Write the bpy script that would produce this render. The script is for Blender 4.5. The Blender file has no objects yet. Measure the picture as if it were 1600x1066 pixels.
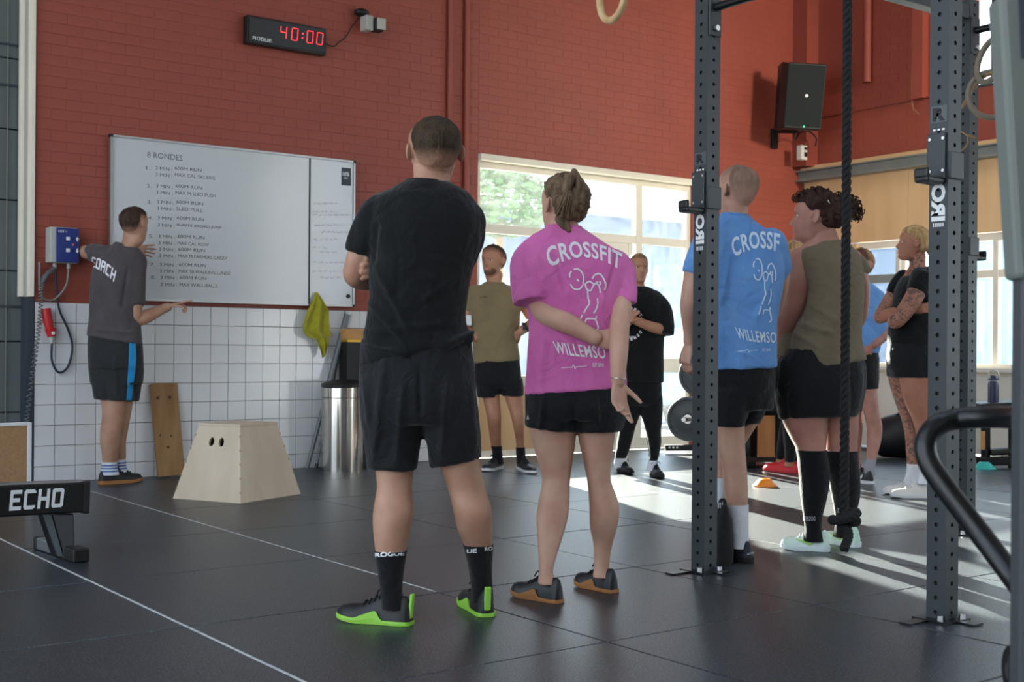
import bpy, bmesh, math, random
import numpy as np
from mathutils import Vector, Matrix
from mathutils.bvhtree import BVHTree
random.seed(7); RNG = np.random.default_rng(7)
PI = math.pi
S = bpy.context.scene
COL = S.collection

# ------------------------------------------------------------------ camera, sky, sun, exposure
F, CX, CY, TH, YAW, CH = 1940., 800., 548., .007, math.radians(36.7), 1.0
RT = np.array([math.cos(YAW), -math.sin(YAW), 0.]); FW = np.array([math.sin(YAW), math.cos(YAW), 0.]); UP = np.array([0., 0., 1.])
c_, s_ = math.cos(TH), math.sin(TH)
cam = bpy.data.objects.new('camera', bpy.data.cameras.new('camera')); COL.objects.link(cam)
cr = RT * c_ + UP * s_; cu = -RT * s_ + UP * c_
cam.matrix_world = Matrix(((cr[0], cu[0], -FW[0], 0), (cr[1], cu[1], -FW[1], 0), (cr[2], cu[2], -FW[2], CH), (0, 0, 0, 1)))
cam.data.sensor_width = 36; cam.data.lens = 36 * F / 1600; cam.data.shift_y = 15 / 1600
cam.data.dof.use_dof = True; cam.data.dof.focus_distance = 5.4; cam.data.dof.aperture_fstop = 6.3
S.camera = cam
wd = bpy.data.worlds.new('sky'); S.world = wd; wd.use_nodes = True
wn = wd.node_tree.nodes; wl = wd.node_tree.links
bg = wn['Background']; bg.inputs[1].default_value = 1.7
tc = wn.new('ShaderNodeTexCoord'); sp = wn.new('ShaderNodeSeparateXYZ'); rp = wn.new('ShaderNodeValToRGB')
wl.new(tc.outputs['Generated'], sp.inputs[0]); wl.new(sp.outputs[2], rp.inputs[0]); wl.new(rp.outputs[0], bg.inputs[0])
rp.color_ramp.elements[0].position = 0.0; rp.color_ramp.elements[0].color = (.84, .92, 1, 1)
rp.color_ramp.elements[1].position = 0.6; rp.color_ramp.elements[1].color = (.58, .76, 1, 1)
sun = bpy.data.objects.new('sun', bpy.data.lights.new('sun', 'SUN')); COL.objects.link(sun)
sun.data.energy = 32.0; sun.data.angle = math.radians(.7); sun.data.color = (1, .93, .8)
SEL = math.radians(20.5); SAZ = math.radians(-109.5)
sd = Vector((math.cos(SAZ) * math.cos(SEL), math.sin(SAZ) * math.cos(SEL), -math.sin(SEL)))
sun.rotation_euler = sd.to_track_quat('-Z', 'Y').to_euler(); sun.location = (8, 14, 6)
lamp = bpy.data.objects.new('hall_lamp', bpy.data.lights.new('hall_lamp', 'AREA')); COL.objects.link(lamp)
lamp.data.shape = 'DISK'; lamp.data.size = 1.1; lamp.data.energy = 24; lamp.data.color = (1, .9, .76); lamp.data.spread = math.radians(50); lamp.location = (9.3, -1.6, 4.7)
lamp.rotation_euler = (Vector((10.6, 9.4, 3.9)) - lamp.location).to_track_quat('-Z', 'Y').to_euler()
S.view_settings.view_transform = 'Standard'; S.view_settings.look = 'None'
S.view_settings.exposure = 1.16; S.view_settings.gamma = 1; S.view_settings.use_curve_mapping = False

# ------------------------------------------------------------------ helpers
def at(px, py, d):
    dx, dy = px - CX, CY - py
    u = dx * c_ - dy * s_; v = dx * s_ + dy * c_
    return RT * (u / F * d) + FW * d + UP * (CH + v / F * d)
def floor_pt(px, py):
    dx, dy = px - CX, CY - py
    return at(px, py, -CH * F / (dx * s_ + dy * c_))
def on_y(px, py, Y):
    r = at(px, py, 1.) - np.array([0, 0, CH]); return np.array([0, 0, CH]) + r * (Y / r[1])
def on_x(px, py, X):
    r = at(px, py, 1.) - np.array([0, 0, CH]); return np.array([0, 0, CH]) + r * (X / r[0])
def to_px(V):
    V = np.asarray(V) - np.array([0, 0, CH])
    d = V @ FW; u = V @ RT / d * F; v = V[..., 2] / d * F
    return np.stack([CX + u * c_ + v * s_, CY - (-u * s_ + v * c_)], -1)
def nrm(v):
    v = np.asarray(v, float); return v / max(1e-9, np.linalg.norm(v))
def A3(*v): return np.array(v, float)

class MB:
    def __init__(s): s.v = []; s.f = []; s.n = 0
    def add(s, vs, fs):
        s.v.append(np.asarray(vs, float).reshape(-1, 3)); o = s.n
        s.f += [tuple(i + o for i in f) for f in fs]; s.n += len(s.v[-1])
    def V(s): return np.concatenate(s.v) if s.v else np.zeros((0, 3))
    def box(s, c, size, ax=None):
        h = np.asarray(size, float) / 2; ax = np.eye(3) if ax is None else np.asarray(ax, float); c = np.asarray(c, float)
        vs = [c + ax[0] * h[0] * x + ax[1] * h[1] * y + ax[2] * h[2] * z for x in (-1, 1) for y in (-1, 1) for z in (-1, 1)]
        s.add(vs, [(0, 1, 3, 2), (4, 6, 7, 5), (0, 4, 5, 1), (2, 3, 7, 6), (0, 2, 6, 4), (1, 5, 7, 3)]); return s
    def bar(s, a, b, w, h, up=(0, 0, 1)):
        a = np.asarray(a, float); b = np.asarray(b, float); t = nrm(b - a); x = nrm(np.cross(up, t)); z = np.cross(t, x)
        return s.box((a + b) / 2, (np.linalg.norm(b - a), w, h), (t, x, z))
    def loft(s, rings, closed=False, caps=True):
        n = len(rings[0]); m = len(rings); fs = []
        for i in range(m if closed else m - 1):
            j = (i + 1) % m
            for k in range(n):
                l = (k + 1) % n; fs.append((i * n + k, i * n + l, j * n + l, j * n + k))
        vs = np.concatenate([np.asarray(r, float) for r in rings])
        if caps and not closed:
            c0, c1 = rings[0].mean(0), rings[-1].mean(0); b = len(vs); vs = np.concatenate([vs, [c0, c1]])
            for k in range(n):
                l = (k + 1) % n; fs.append((b, l, k)); fs.append((b + 1, (m - 1) * n + k, (m - 1) * n + l))
        s.add(vs, fs); return s
    def tube(s, path, r, seg=14, hint=None, rnd=True, closed=False, sub=1):
        P = np.asarray(path, float); m = len(P)
        r = np.asarray(r, float)
        if r.ndim == 0: r = np.full((m, 2), float(r))
        elif r.ndim == 1: r = np.stack([r, r], 1)
        if sub > 1:
            Q = smooth(np.concatenate([P, r], 1), sub, closed); P, r = Q[:, :3], Q[:, 3:]; m = len(P)
        T = np.zeros_like(P)
        for i in range(m):
            a, b = (P[(i - 1) % m], P[(i + 1) % m]) if closed else (P[max(i - 1, 0)], P[min(i + 1, m - 1)])
            T[i] = nrm(b - a)
        h = np.asarray(hint, float) if hint is not None else (A3(0, 0, 1) if abs(T[0][2]) < .9 else A3(1, 0, 0))
        x = nrm(h - T[0] * (h @ T[0])); rings = []; an = np.arange(seg) / seg * 2 * PI
        for i in range(m):
            x = nrm(x - T[i] * (x @ T[i])); y = np.cross(T[i], x)
            rings.append((P[i], x.copy(), y, r[i], T[i]))
        def ring(c, x, y, rr): return c + np.outer(np.cos(an) * rr[0], x) + np.outer(np.sin(an) * rr[1], y)
        R = []
        if rnd and not closed:
            c, x, y, rr, t = rings[0]
            for q in (80, 55, 28): a = math.radians(q); R.append(ring(c - t * rr.mean() * math.sin(a), x, y, rr * math.cos(a)))
        for c, x, y, rr, t in rings: R.append(ring(c, x, y, rr))
        if rnd is True and not closed:
            c, x, y, rr, t = rings[-1]
            for q in (28, 55, 80): a = math.radians(q); R.append(ring(c + t * rr.mean() * math.sin(a), x, y, rr * math.cos(a)))
        return s.loft(R, closed)
    def cyl(s, a, b, r, seg=16, r2=None):
        return s.tube([a, b], [r, r if r2 is None else r2], seg, rnd=False)
    def ell(s, c, rx, ry, rz, ax=None, seg=16, st=10):
        ax = np.eye(3) if ax is None else np.asarray(ax, float); an = np.arange(seg) / seg * 2 * PI; R = []
        for i in range(1, st):
            p = -PI / 2 + PI * i / st
            R.append(np.asarray(c) + np.outer(np.cos(an) * rx * math.cos(p), ax[0]) + np.outer(np.sin(an) * ry * math.cos(p), ax[1]) + ax[2] * rz * math.sin(p))
        R = [R[0] * 1e-3 + (np.asarray(c) - ax[2] * rz) * (1 - 1e-3)] + R + [R[-1] * 1e-3 + (np.asarray(c) + ax[2] * rz) * (1 - 1e-3)]
        return s.loft(R)
    def lathe(s, prof, c, seg=32, ax=None):
        ax = np.eye(3) if ax is None else np.asarray(ax, float); an = np.arange(seg) / seg * 2 * PI
        return s.loft([np.asarray(c) + np.outer(np.cos(an) * r, ax[0]) + np.outer(np.sin(an) * r, ax[1]) + ax[2] * z for r, z in prof])
    def prism(s, poly, ext):
        P = np.asarray(poly, float); n = len(P); e = np.asarray(ext, float)
        s.add(np.concatenate([P, P + e]), [tuple(range(n))[::-1], tuple(range(n, 2 * n))] + [(i, (i + 1) % n, n + (i + 1) % n, n + i) for i in range(n)]); return s

def smooth(Q, sub, closed=False):
    Q = np.asarray(Q, float); m = len(Q); out = []
    for i in range(m if closed else m - 1):
        p1, p2 = Q[i], Q[(i + 1) % m]
        p0 = Q[i - 1] if (i > 0 or closed) else 2 * p1 - p2
        p3 = Q[(i + 2) % m] if (i + 2 < m or closed) else 2 * p2 - p1
        for k in range(sub):
            t = k / sub
            out.append(.5 * ((2 * p1) + (p2 - p0) * t + (2 * p0 - 5 * p1 + 4 * p2 - p3) * t * t + (3 * p1 - p0 - 3 * p2 + p3) * t ** 3))
    if not closed: out.append(Q[-1])
    return np.array(out)

ORG = {}
def org(o): return ORG.get(o.name, np.zeros(3))
def mesh(mb, o0):
    me = bpy.data.meshes.new('m'); me.from_pydata((mb.V() - o0).tolist(), [], mb.f); me.update(); return me
def fixn(me):
    bm = bmesh.new(); bm.from_mesh(me); bmesh.ops.recalc_face_normals(bm, faces=bm.faces); bm.to_mesh(me); bm.free()
def tag(o, label=None, cat=None, group=None, kind=None):
    for k, v in (('label', label), ('category', cat), ('group', group), ('kind', kind)):
        if v: o[k] = v
    return o
def empty(name, loc, label=None, cat=None, group=None, kind=None):
    o = bpy.data.objects.new(name, None); COL.objects.link(o); o.location = loc; o.empty_display_size = .1
    ORG[o.name] = np.asarray(loc, float); return tag(o, label, cat, group, kind)
def part(name, mb, m, parent=None, sm=False, bevel=0, label=None, rec=True):
    """link a mesh builder (world coordinates) or a mesh already relative to the parent's origin"""
    o0 = org(parent) if parent else None
    if isinstance(mb, MB):
        if o0 is None:
            V = mb.V(); o0 = np.array([(V[:, 0].min() + V[:, 0].max()) / 2, (V[:, 1].min() + V[:, 1].max()) / 2, V[:, 2].min()])
        me = mesh(mb, o0)
        if rec: fixn(me)
    else: me = mb
    o = bpy.data.objects.new(name, me); COL.objects.link(o); me.name = name
    if parent: o.parent = parent
    else: o.location = o0
    ORG[o.name] = o0
    if m: me.materials.append(m)
    if sm:
        me.polygons.foreach_set('use_smooth', [True] * len(me.polygons)); me.set_sharp_from_angle(angle=math.radians(58))
    if bevel:
        b = o.modifiers.new('bevel', 'BEVEL'); b.width = bevel; b.segments = 2; b.limit_method = 'ANGLE'; b.angle_limit = .6
    if label: o['label'] = label
    return o
def copy_part(o, loc, parent=None, name=None):
    c = o.copy(); COL.objects.link(c); c.location = loc; c.parent = parent or o.parent
    return c

# ------------------------------------------------------------------ materials
def lin(c):
    return tuple(((x / 255) / 12.92 if x <= 10 else ((x / 255 + .055) / 1.055) ** 2.4) for x in c)
def mat(name, c, rough=.6, metal=0, var=0, vs=20, bump=0, bs=200, spec=.5, coat=0, emit=0, c2=None, stretch=(1, 1, 1), sheen=0, trans=0, det=3, bd=.01, soft=0):
    m = bpy.data.materials.new(name); m.use_nodes = True; N = m.node_tree.nodes; L = m.node_tree.links; b = N['Principled BSDF']
    b.inputs['Base Color'].default_value = (*lin(c), 1); b.inputs['Roughness'].default_value = rough; b.inputs['Metallic'].default_value = metal
    b.inputs['Specular IOR Level'].default_value = spec; b.inputs['Coat Weight'].default_value = coat; b.inputs['Coat Roughness'].default_value = .08
    if sheen: b.inputs['Sheen Weight'].default_value = sheen
    if trans: b.inputs['Transmission Weight'].default_value = trans
    if emit: b.inputs['Emission Color'].default_value = (*lin(c), 1); b.inputs['Emission Strength'].default_value = emit
    if var or bump:
        t = N.new('ShaderNodeTexCoord'); mp = N.new('ShaderNodeMapping'); mp.inputs['Scale'].default_value = stretch; L.new(t.outputs['Object'], mp.inputs[0])
    if var:
        n = N.new('ShaderNodeTexNoise'); n.inputs['Scale'].default_value = vs; n.inputs['Detail'].default_value = det; L.new(mp.outputs[0], n.inputs[0])
        r = N.new('ShaderNodeValToRGB'); r.color_ramp.elements[0].position = .3; r.color_ramp.elements[1].position = .7
        a = lin(c); bb = lin(c2) if c2 else tuple(min(1, x * (1 + var)) for x in a)
        r.color_ramp.elements[0].color = (*(tuple(x * (1 - var) for x in a) if not c2 else a), 1); r.color_ramp.elements[1].color = (*bb, 1)
        L.new(n.outputs[0], r.inputs[0]); L.new(r.outputs[0], b.inputs['Base Color'])
    if bump:
        n2 = N.new('ShaderNodeTexNoise'); n2.inputs['Scale'].default_value = bs; n2.inputs['Detail'].default_value = 4; L.new(mp.outputs[0], n2.inputs[0])
        bu = N.new('ShaderNodeBump'); bu.inputs['Strength'].default_value = bump; bu.inputs['Distance'].default_value = bd; L.new(n2.outputs[0], bu.inputs['Height']); L.new(bu.outputs[0], b.inputs['Normal'])
        if soft:
            n3 = N.new('ShaderNodeTexNoise'); n3.inputs['Scale'].default_value = 11; n3.inputs['Detail'].default_value = 2; n3.inputs['Distortion'].default_value = 1.6; L.new(mp.outputs[0], n3.inputs[0])
            b3 = N.new('ShaderNodeBump'); b3.inputs['Strength'].default_value = soft; b3.inputs['Distance'].default_value = .03; L.new(n3.outputs[0], b3.inputs['Height']); L.new(b3.outputs[0], bu.inputs['Normal'])
    return m
def speckle(m, c, scale=400, lo=.68, hi=.74):
    N = m.node_tree.nodes; L = m.node_tree.links; b = N['Principled BSDF']
    t = N.new('ShaderNodeTexCoord'); g = N.new('ShaderNodeNewGeometry'); n = N.new('ShaderNodeTexNoise'); n.inputs['Scale'].default_value = scale; n.inputs['Detail'].default_value = 1
    L.new(g.outputs['Position'], n.inputs[0]); r = N.new('ShaderNodeMapRange'); r.inputs[1].default_value = lo; r.inputs[2].default_value = hi; L.new(n.outputs[0], r.inputs[0])
    x = N.new('ShaderNodeMix'); x.data_type = 'RGBA'; L.new(r.outputs[0], x.inputs[0]); x.inputs[7].default_value = (*lin(c), 1)
    src = b.inputs['Base Color'].links[0].from_socket if b.inputs['Base Color'].links else None
    if src: L.new(src, x.inputs[6])
    else: x.inputs[6].default_value = b.inputs['Base Color'].default_value
    L.new(x.outputs[2], b.inputs['Base Color'])
M = {}
M['brick'] = mat('painted red brick', (148, 70, 54), .5, var=.07, vs=2.5, bump=.2, bs=60)
M['mortar'] = mat('painted red mortar', (139, 64, 49), .6, var=.1, vs=4, bump=.3, bs=80)
M['tile'] = mat('white glazed tile', (226, 226, 226), .12, var=.03, vs=2, coat=.4)
M['grout'] = mat('grey grout', (120, 116, 110), .8)
M['rubber'] = mat('black rubber mat', (28, 36, 43), .35, var=.12, vs=1.2, bump=.5, bs=170, spec=.8, bd=.002); speckle(M['rubber'], (96, 102, 106), 150, .56, .66)
M['line'] = mat('worn white line', (190, 192, 190), .6, var=.3, vs=30)
M['line2'] = mat('faint worn line', (80, 84, 84), .6, var=.3, vs=30)
M['concrete'] = mat('grey concrete', (70, 70, 70), .8, var=.1)
M['whiteboard'] = mat('whiteboard enamel', (200, 204, 206), .16, coat=.3)
M['alu'] = mat('aluminium', (176, 178, 180), .35, metal=.9)
M['cream'] = mat('cream window frame', (232, 224, 206), .5, var=.04, vs=3)
M['ply'] = mat('plywood', (205, 165, 116), .55, var=.5, vs=3.2, c2=(226, 190, 142), stretch=(1, 1, .12), bump=.05, bs=40)
M['plybox'] = mat('birch plywood', (212, 194, 170), .6, c2=(198, 178, 152), var=.3, vs=6, stretch=(1, 1, .25), bump=.06, bs=60)
M['pine'] = mat('rough pine', (166, 128, 84), .7, c2=(140, 100, 60), var=.4, vs=14, stretch=(1, 1, .06), bump=.15, bs=60)
M['knot'] = mat('dark knot', (84, 52, 28), .7)
M['steelbeam'] = mat('galvanised beam', (128, 134, 130), .5, metal=.3, var=.1, vs=4)
M['gate'] = mat('grey door panel', (98, 106, 105), .5, var=.06, vs=1.5)
M['gatedark'] = mat('dark slate panel', (52, 60, 70), .5)
M['black'] = mat('black plastic', (18, 19, 20), .45, bump=.1, bs=300)
M['blacksatin'] = mat('black satin steel', (20, 21, 23), .33, metal=.2)
M['rack'] = mat('powder coated charcoal steel', (54, 60, 63), .42, metal=.25, bump=.08, bs=500)
M['rackshade'] = mat('painted tube shade', (14, 15, 16), .7)
M['white'] = mat('white print', (228, 230, 230), .6)
M['offwhite'] = mat('off white wall', (214, 210, 200), .6, var=.04, vs=2)
M['blackprint'] = mat('black print', (14, 14, 15), .5)
M['chrome'] = mat('brushed stainless steel', (196, 192, 184), .16, metal=1)
M['zinc'] = mat('zinc bolt', (190, 190, 190), .3, metal=1)
M['greytube'] = mat('grey tube', (110, 114, 116), .45, metal=.4)
M['towel'] = mat('yellow green cloth', (164, 158, 32), .95, var=.15, vs=18, bump=.4, bs=140, sheen=.3)
M['blue'] = mat('blue control panel', (28, 48, 120), .4)
M['greyplastic'] = mat('light grey plastic', (176, 176, 168), .5)
M['red'] = mat('red plastic', (190, 34, 34), .4)
M['cable'] = mat('dark blue cable', (34, 44, 60), .5)
M['greycable'] = mat('grey cable', (126, 124, 120), .5)
M['orangeb'] = mat('orange button', (220, 110, 40), .4)
M['led'] = mat('red led segment', (255, 40, 48), .4, emit=2.2)
M['ledoff'] = mat('clock face', (10, 9, 10), .25)
M['marker'] = mat('grey marker ink', (96, 98, 104), .6)
M['faint'] = mat('faded marker ink', (176, 168, 172), .6)
M['slab'] = mat('light grey painted upright', (108, 113, 108), .5, var=.05, vs=2)
M['woodring'] = mat('birch ring', (202, 170, 126), .5, c2=(180, 142, 98), var=.3, vs=20)
M['greyring'] = mat('worn grey ring', (122, 112, 96), .55)
M['cord'] = mat('tan cord', (150, 118, 80), .8)
M['rope'] = mat('black rope', (18, 18, 19), .75, bump=.6, bs=240)
M['cork'] = mat('brown board', (168, 130, 92), .8, var=.12, vs=60)
M['bumper'] = mat('black bumper plate', (66, 72, 76), .5, var=.1, vs=30)
M['orange'] = mat('orange cone', (246, 140, 30), .45)
M['teal'] = mat('teal cone', (60, 190, 180), .45)
M['bottle'] = mat('navy bottle', (34, 42, 74), .4)
M['gold'] = mat('gold foil edge', (200, 160, 50), .3, metal=.6)
M['woodblock'] = mat('varnished wood', (192, 140, 82), .45, var=.15, vs=14, stretch=(.2, 1, 1))
M['ceil'] = mat('grey ceiling', (170, 168, 164), .8)
def skin(name, c, c2=None):
    m = mat(name, c, .5, var=.16, vs=9, c2=c2, bump=.06, bs=300, spec=.35, bd=.004)
    b = m.node_tree.nodes['Principled BSDF']; b.inputs['Subsurface Weight'].default_value = .08; b.inputs['Subsurface Radius'].default_value = (.012, .004, .002)
    return m
def glass():
    m = bpy.data.materials.new('window glass'); m.use_nodes = True; N = m.node_tree.nodes; L = m.node_tree.links
    N.remove(N['Principled BSDF']); t = N.new('ShaderNodeBsdfTransparent'); t.inputs[0].default_value = (.93, .97, .97, 1)
    g = N.new('ShaderNodeBsdfGlossy'); g.inputs['Roughness'].default_value = .03; f = N.new('ShaderNodeFresnel'); gm = N.new('ShaderNodeNewGeometry'); mr = N.new('ShaderNodeMapRange'); mr.inputs[3].default_value = 1.45; mr.inputs[4].default_value = 1 / 1.45; L.new(gm.outputs['Backfacing'], mr.inputs[0]); L.new(mr.outputs[0], f.inputs[0])
    d = N.new('ShaderNodeBsdfTranslucent'); d.inputs[0].default_value = (.9, .95, 1, 1)
    n = N.new('ShaderNodeTexNoise'); n.inputs['Scale'].default_value = 6; n.inputs['Detail'].default_value = 6
    r = N.new('ShaderNodeMapRange'); r.inputs[1].default_value = .35; r.inputs[2].default_value = .8; r.inputs[3].default_value = .006; r.inputs[4].default_value = .026
    L.new(n.outputs[0], r.inputs[0]); x1 = N.new('ShaderNodeMixShader'); L.new(r.outputs[0], x1.inputs[0]); L.new(t.outputs[0], x1.inputs[1]); L.new(d.outputs[0], x1.inputs[2])
    x = N.new('ShaderNodeMixShader'); L.new(f.outputs[0], x.inputs[0]); L.new(x1.outputs[0], x.inputs[1]); L.new(g.outputs[0], x.inputs[2]); L.new(x.outputs[0], N['Material Output'].inputs[0])
    return m
M['glass'] = glass()

# ------------------------------------------------------------------ writing
def text_bm(txt, bold=0.0, spacing=1.0):
    cu_ = bpy.data.curves.new('t', 'FONT'); cu_.body = txt; cu_.offset = bold; cu_.space_character = spacing; cu_.resolution_u = 3
    o = bpy.data.objects.new('t', cu_); COL.objects.link(o)
    me = bpy.data.meshes.new_from_object(o.evaluated_get(bpy.context.evaluated_depsgraph_get()))
    bpy.data.objects.remove(o); bpy.data.curves.remove(cu_)
    bm = bmesh.new(); bm.from_mesh(me); bpy.data.meshes.remove(me); return bm
def text(name, txt, fn, m, parent, bold=0.0, cuts=(0, 0), spacing=1.0, label=None):
    bm = text_bm(txt, bold, spacing)
    V = np.array([v.co[:] for v in bm.verts]); lo = V.min(0); hi = V.max(0); sz = np.maximum(hi - lo, 1e-6)
    for ax, k in enumerate(cuts):
        for i in range(1, k):
            co = [0, 0, 0]; co[ax] = lo[ax] + sz[ax] * i / k; no = [0, 0, 0]; no[ax] = 1
            bmesh.ops.bisect_plane(bm, geom=bm.verts[:] + bm.edges[:] + bm.faces[:], plane_co=co, plane_no=no)
    for v in bm.verts:
        v.co = Vector(fn((v.co[0] - lo[0]) / sz[0], (v.co[1] - lo[1]) / sz[1])) - Vector(org(parent))
    bmesh.ops.recalc_face_normals(bm, faces=bm.faces)
    me = bpy.data.meshes.new(name); bm.to_mesh(me); bm.free()
    return part(name, me, m, parent, label=label)
def flat(o, U, V): o, U, V = map(lambda a: np.asarray(a, float), (o, U, V)); return lambda u, v: o + U * u + V * v
def strokes(name, lines, w, fn, m, parent, sub=4):
    """lines: polylines in a 2-D plane; fn maps a point of that plane to the surface"""
    mb = MB()
    for L in lines:
        Q = smooth(np.array(L, float), sub) if sub > 1 else np.array(L, float)
        T = np.gradient(Q, axis=0); T /= np.maximum(1e-9, np.linalg.norm(T, axis=1))[:, None]; Nn = np.stack([-T[:, 1], T[:, 0]], 1) * w / 2
        vs = [fn(*q) for q in np.concatenate([Q + Nn, Q - Nn])]; k = len(Q)
        mb.add(vs, [(i, i + 1, k + i + 1, k + i) for i in range(k - 1)])
    return part(name, mb, m, parent)

BLOCK = {'A': ['lvL', 'rvL', 'th', 'mh'], 'C': ['lvL', 'th', 'bh'], 'E': ['lvL', 'th', 'mh', 'bh'], 'H': ['lvL', 'rvL', 'mh'], 'O': ['lvL', 'rvL', 'th', 'bh'], 'G': ['lvL', 'th', 'bh', 'rb', 'gh'], 'U': ['lvL', 'rvL', 'bh'], 'R': ['lvL', 'th', 'mh', 'rt', 'rb']}
def block_text(name, txt, fn, m, parent, w=.24, gap=.22, nx=2, label=None):
    """heavy condensed lettering built from bars; fn maps (u, v) of the whole word to the surface"""
    n = len(txt); cw = 1 / (n + (n - 1) * gap); mb = MB(); hw = w * 1.0; hh = w * .72
    for i, ch in enumerate(txt):
        for s in BLOCK[ch]:
            x0, x1, y0, y1 = {'lvL': (0, hw, 0, 1), 'rvL': (1 - hw, 1, 0, 1), 'th': (hw, 1, 1 - hh, 1), 'bh': (hw, 1, 0, hh), 'mh': (hw, 1, .5 - hh / 2, .5 + hh / 2), 'rt': (1 - hw, 1, .5 + hh / 2, 1 - hh), 'rb': (1 - hw, 1, hh if ch == 'G' else 0, .5 - hh / 2), 'gh': (.55, 1, .5 - hh / 2, .5 + hh / 2)}[s]
            if ch in 'HOAU' and s in ('th', 'bh', 'mh'): x1 = 1 - hw
            if s == 'mh' and ch == 'E': x1 = .86
            vs = []; k = nx if x1 - x0 < .5 else nx * 2; ky = 5 if y1 - y0 > .5 else 2
            ch_ = .10
            for a_ in range(k + 1):
                for b_ in range(ky + 1):
                    u, v = x0 + (x1 - x0) * a_ / k, y0 + (y1 - y0) * b_ / ky
                    if ch in 'COGUA' and (u < .001 or u > .999): v = min(max(v, 0 if ch == 'A' else ch_), 1 if ch == 'U' else 1 - ch_)
                    vs.append(fn((i * (1 + gap) + u) * cw, v))
            mb.add(vs, [(a_ * (ky + 1) + b_, (a_ + 1) * (ky + 1) + b_, (a_ + 1) * (ky + 1) + b_ + 1, a_ * (ky + 1) + b_ + 1) for a_ in range(k) for b_ in range(ky)])
    return part(name, mb, m, parent, label=label)
# ------------------------------------------------------------------ the room
WY, WX, ZC = 9.40, 11.15, 5.5            # inner faces of the back and right walls, ceiling
X0, XW0, XW1 = 2.634, 6.60, 9.38         # left end of the brick, window jambs
floor = empty('floor', (0, 0, 0), kind='structure')
part('concrete_base', MB().box((4.5, 3.4, -.14), (18, 13.2, .2)), M['concrete'], floor)
mat_me = None
MXP, MYP = 1.0875, 1.048
for i in range(-5, 8):
    for j in range(-4, 7):
        xa, ya = 1.733 + MXP * i, 3.225 + MYP * j
        xb, yb = min(xa + MXP, WX - .01), min(ya + MYP, WY - .02)
        if xb - xa < .1 or yb - ya < .1: continue
        full = xb - xa > MXP - .01 and yb - ya > MYP - .01
        if full and mat_me:
            o = bpy.data.objects.new('rubber_mat', mat_me); COL.objects.link(o); o.parent = floor
            bv = o.modifiers.new('bevel', 'BEVEL'); bv.width = .003; bv.segments = 1
            o.location = (xa, ya, RNG.uniform(-.0006, .0004)); continue
        mb = MB().box(((xb - xa) / 2, (yb - ya) / 2, -.0202), (xb - xa - .005, yb - ya - .005, .04))
        o = part('rubber_mat', mb, M['rubber'], floor, bevel=.003); o.location = (xa, ya, 0)
        if full: mat_me = o.data
part('white_line', MB().box((1.733, 2.9, .0012), (.011, 11.0, .0016)), M['line'], floor)
part('white_line', MB().box((1.733 + MXP, 6.75, .0012), (.008, 4.9, .0016)), M['line'], floor)
part('white_line', MB().box((1.733 + 2 * MXP, 1.3, .0012), (.005, 3.8, .0016)), M['line2'], floor)

wall_back = empty('wall_back', (X0, WY, 0), kind='structure')
def slabs(parent, name, m, boxes):
    for b in boxes: part(name, MB().box([(b[i] + b[i + 3]) / 2 for i in range(3)], [b[i + 3] - b[i] for i in range(3)]), m, parent)
slabs(wall_back, 'mortar_panel', M['mortar'], [(X0, WY + .0018, 1.335, XW0, WY + .3, ZC), (XW0, WY + .0018, 2.82, XW1, WY + .12, ZC), (XW1, WY + .0018, 0, WX + .3, WY + .12, ZC)])
slabs(wall_back, 'tile_grout', M['grout'], [(X0, WY + .001, -.02, XW0, WY + .3, 1.335)])
BL, BH, BG = .222, .0795, .005
def courses(x0, x1, z0, z1):
    out = []
    r = 0; z = z0
    while z < z1 - .02:
        zb = min(z + BH, z1); x = x0 - (BL / 2 if r % 2 else 0)
        while x < x1 - .02:
            a, b = max(x, x0), min(x + BL, x1)
            if b - a > .02: out.append((a, b, z, zb))
            x += BL
        z += BH; r += 1
    return out
br = courses(X0, XW0, 1.335, ZC) + courses(XW0, XW1, 2.82, ZC) + courses(XW1, WX, 0, ZC)
br.sort(key=lambda b: ((b[0] + b[1]) / 2 * .598 + (b[1] - b[0] < .2) * .3 + max(0, b[2] - 4.0)))
cache = {}
rest = MB()
for k, (a, b, z, zb) in enumerate(br):
    lx, lz = round(b - a - BG, 3), round(zb - z - BG, 3); dy = RNG.uniform(-.0006, .0006)
    if k < 300:
        if (lx, lz) not in cache:
            o = part('brick', MB().box(org(wall_back) + A3(0, .004, 0), (lx, .008, lz)), M['brick'], wall_back, bevel=.002); cache[lx, lz] = o.data
        else:
            o = bpy.data.objects.new('brick', cache[lx, lz]); COL.objects.link(o); o.parent = wall_back
            bv = o.modifiers.new('bevel', 'BEVEL'); bv.width = .002; bv.segments = 1
        o.location = ((a + b) / 2 - X0, dy, (z + zb) / 2)
    else: rest.box(((a + b) / 2, WY + .004 + dy, (z + zb) / 2), (lx, .008, lz))
o = part('brickwork', rest, M['brick'], wall_back, bevel=.002); o['kind'] = 'stuff'
TP = .1516; cache = {}
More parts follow.
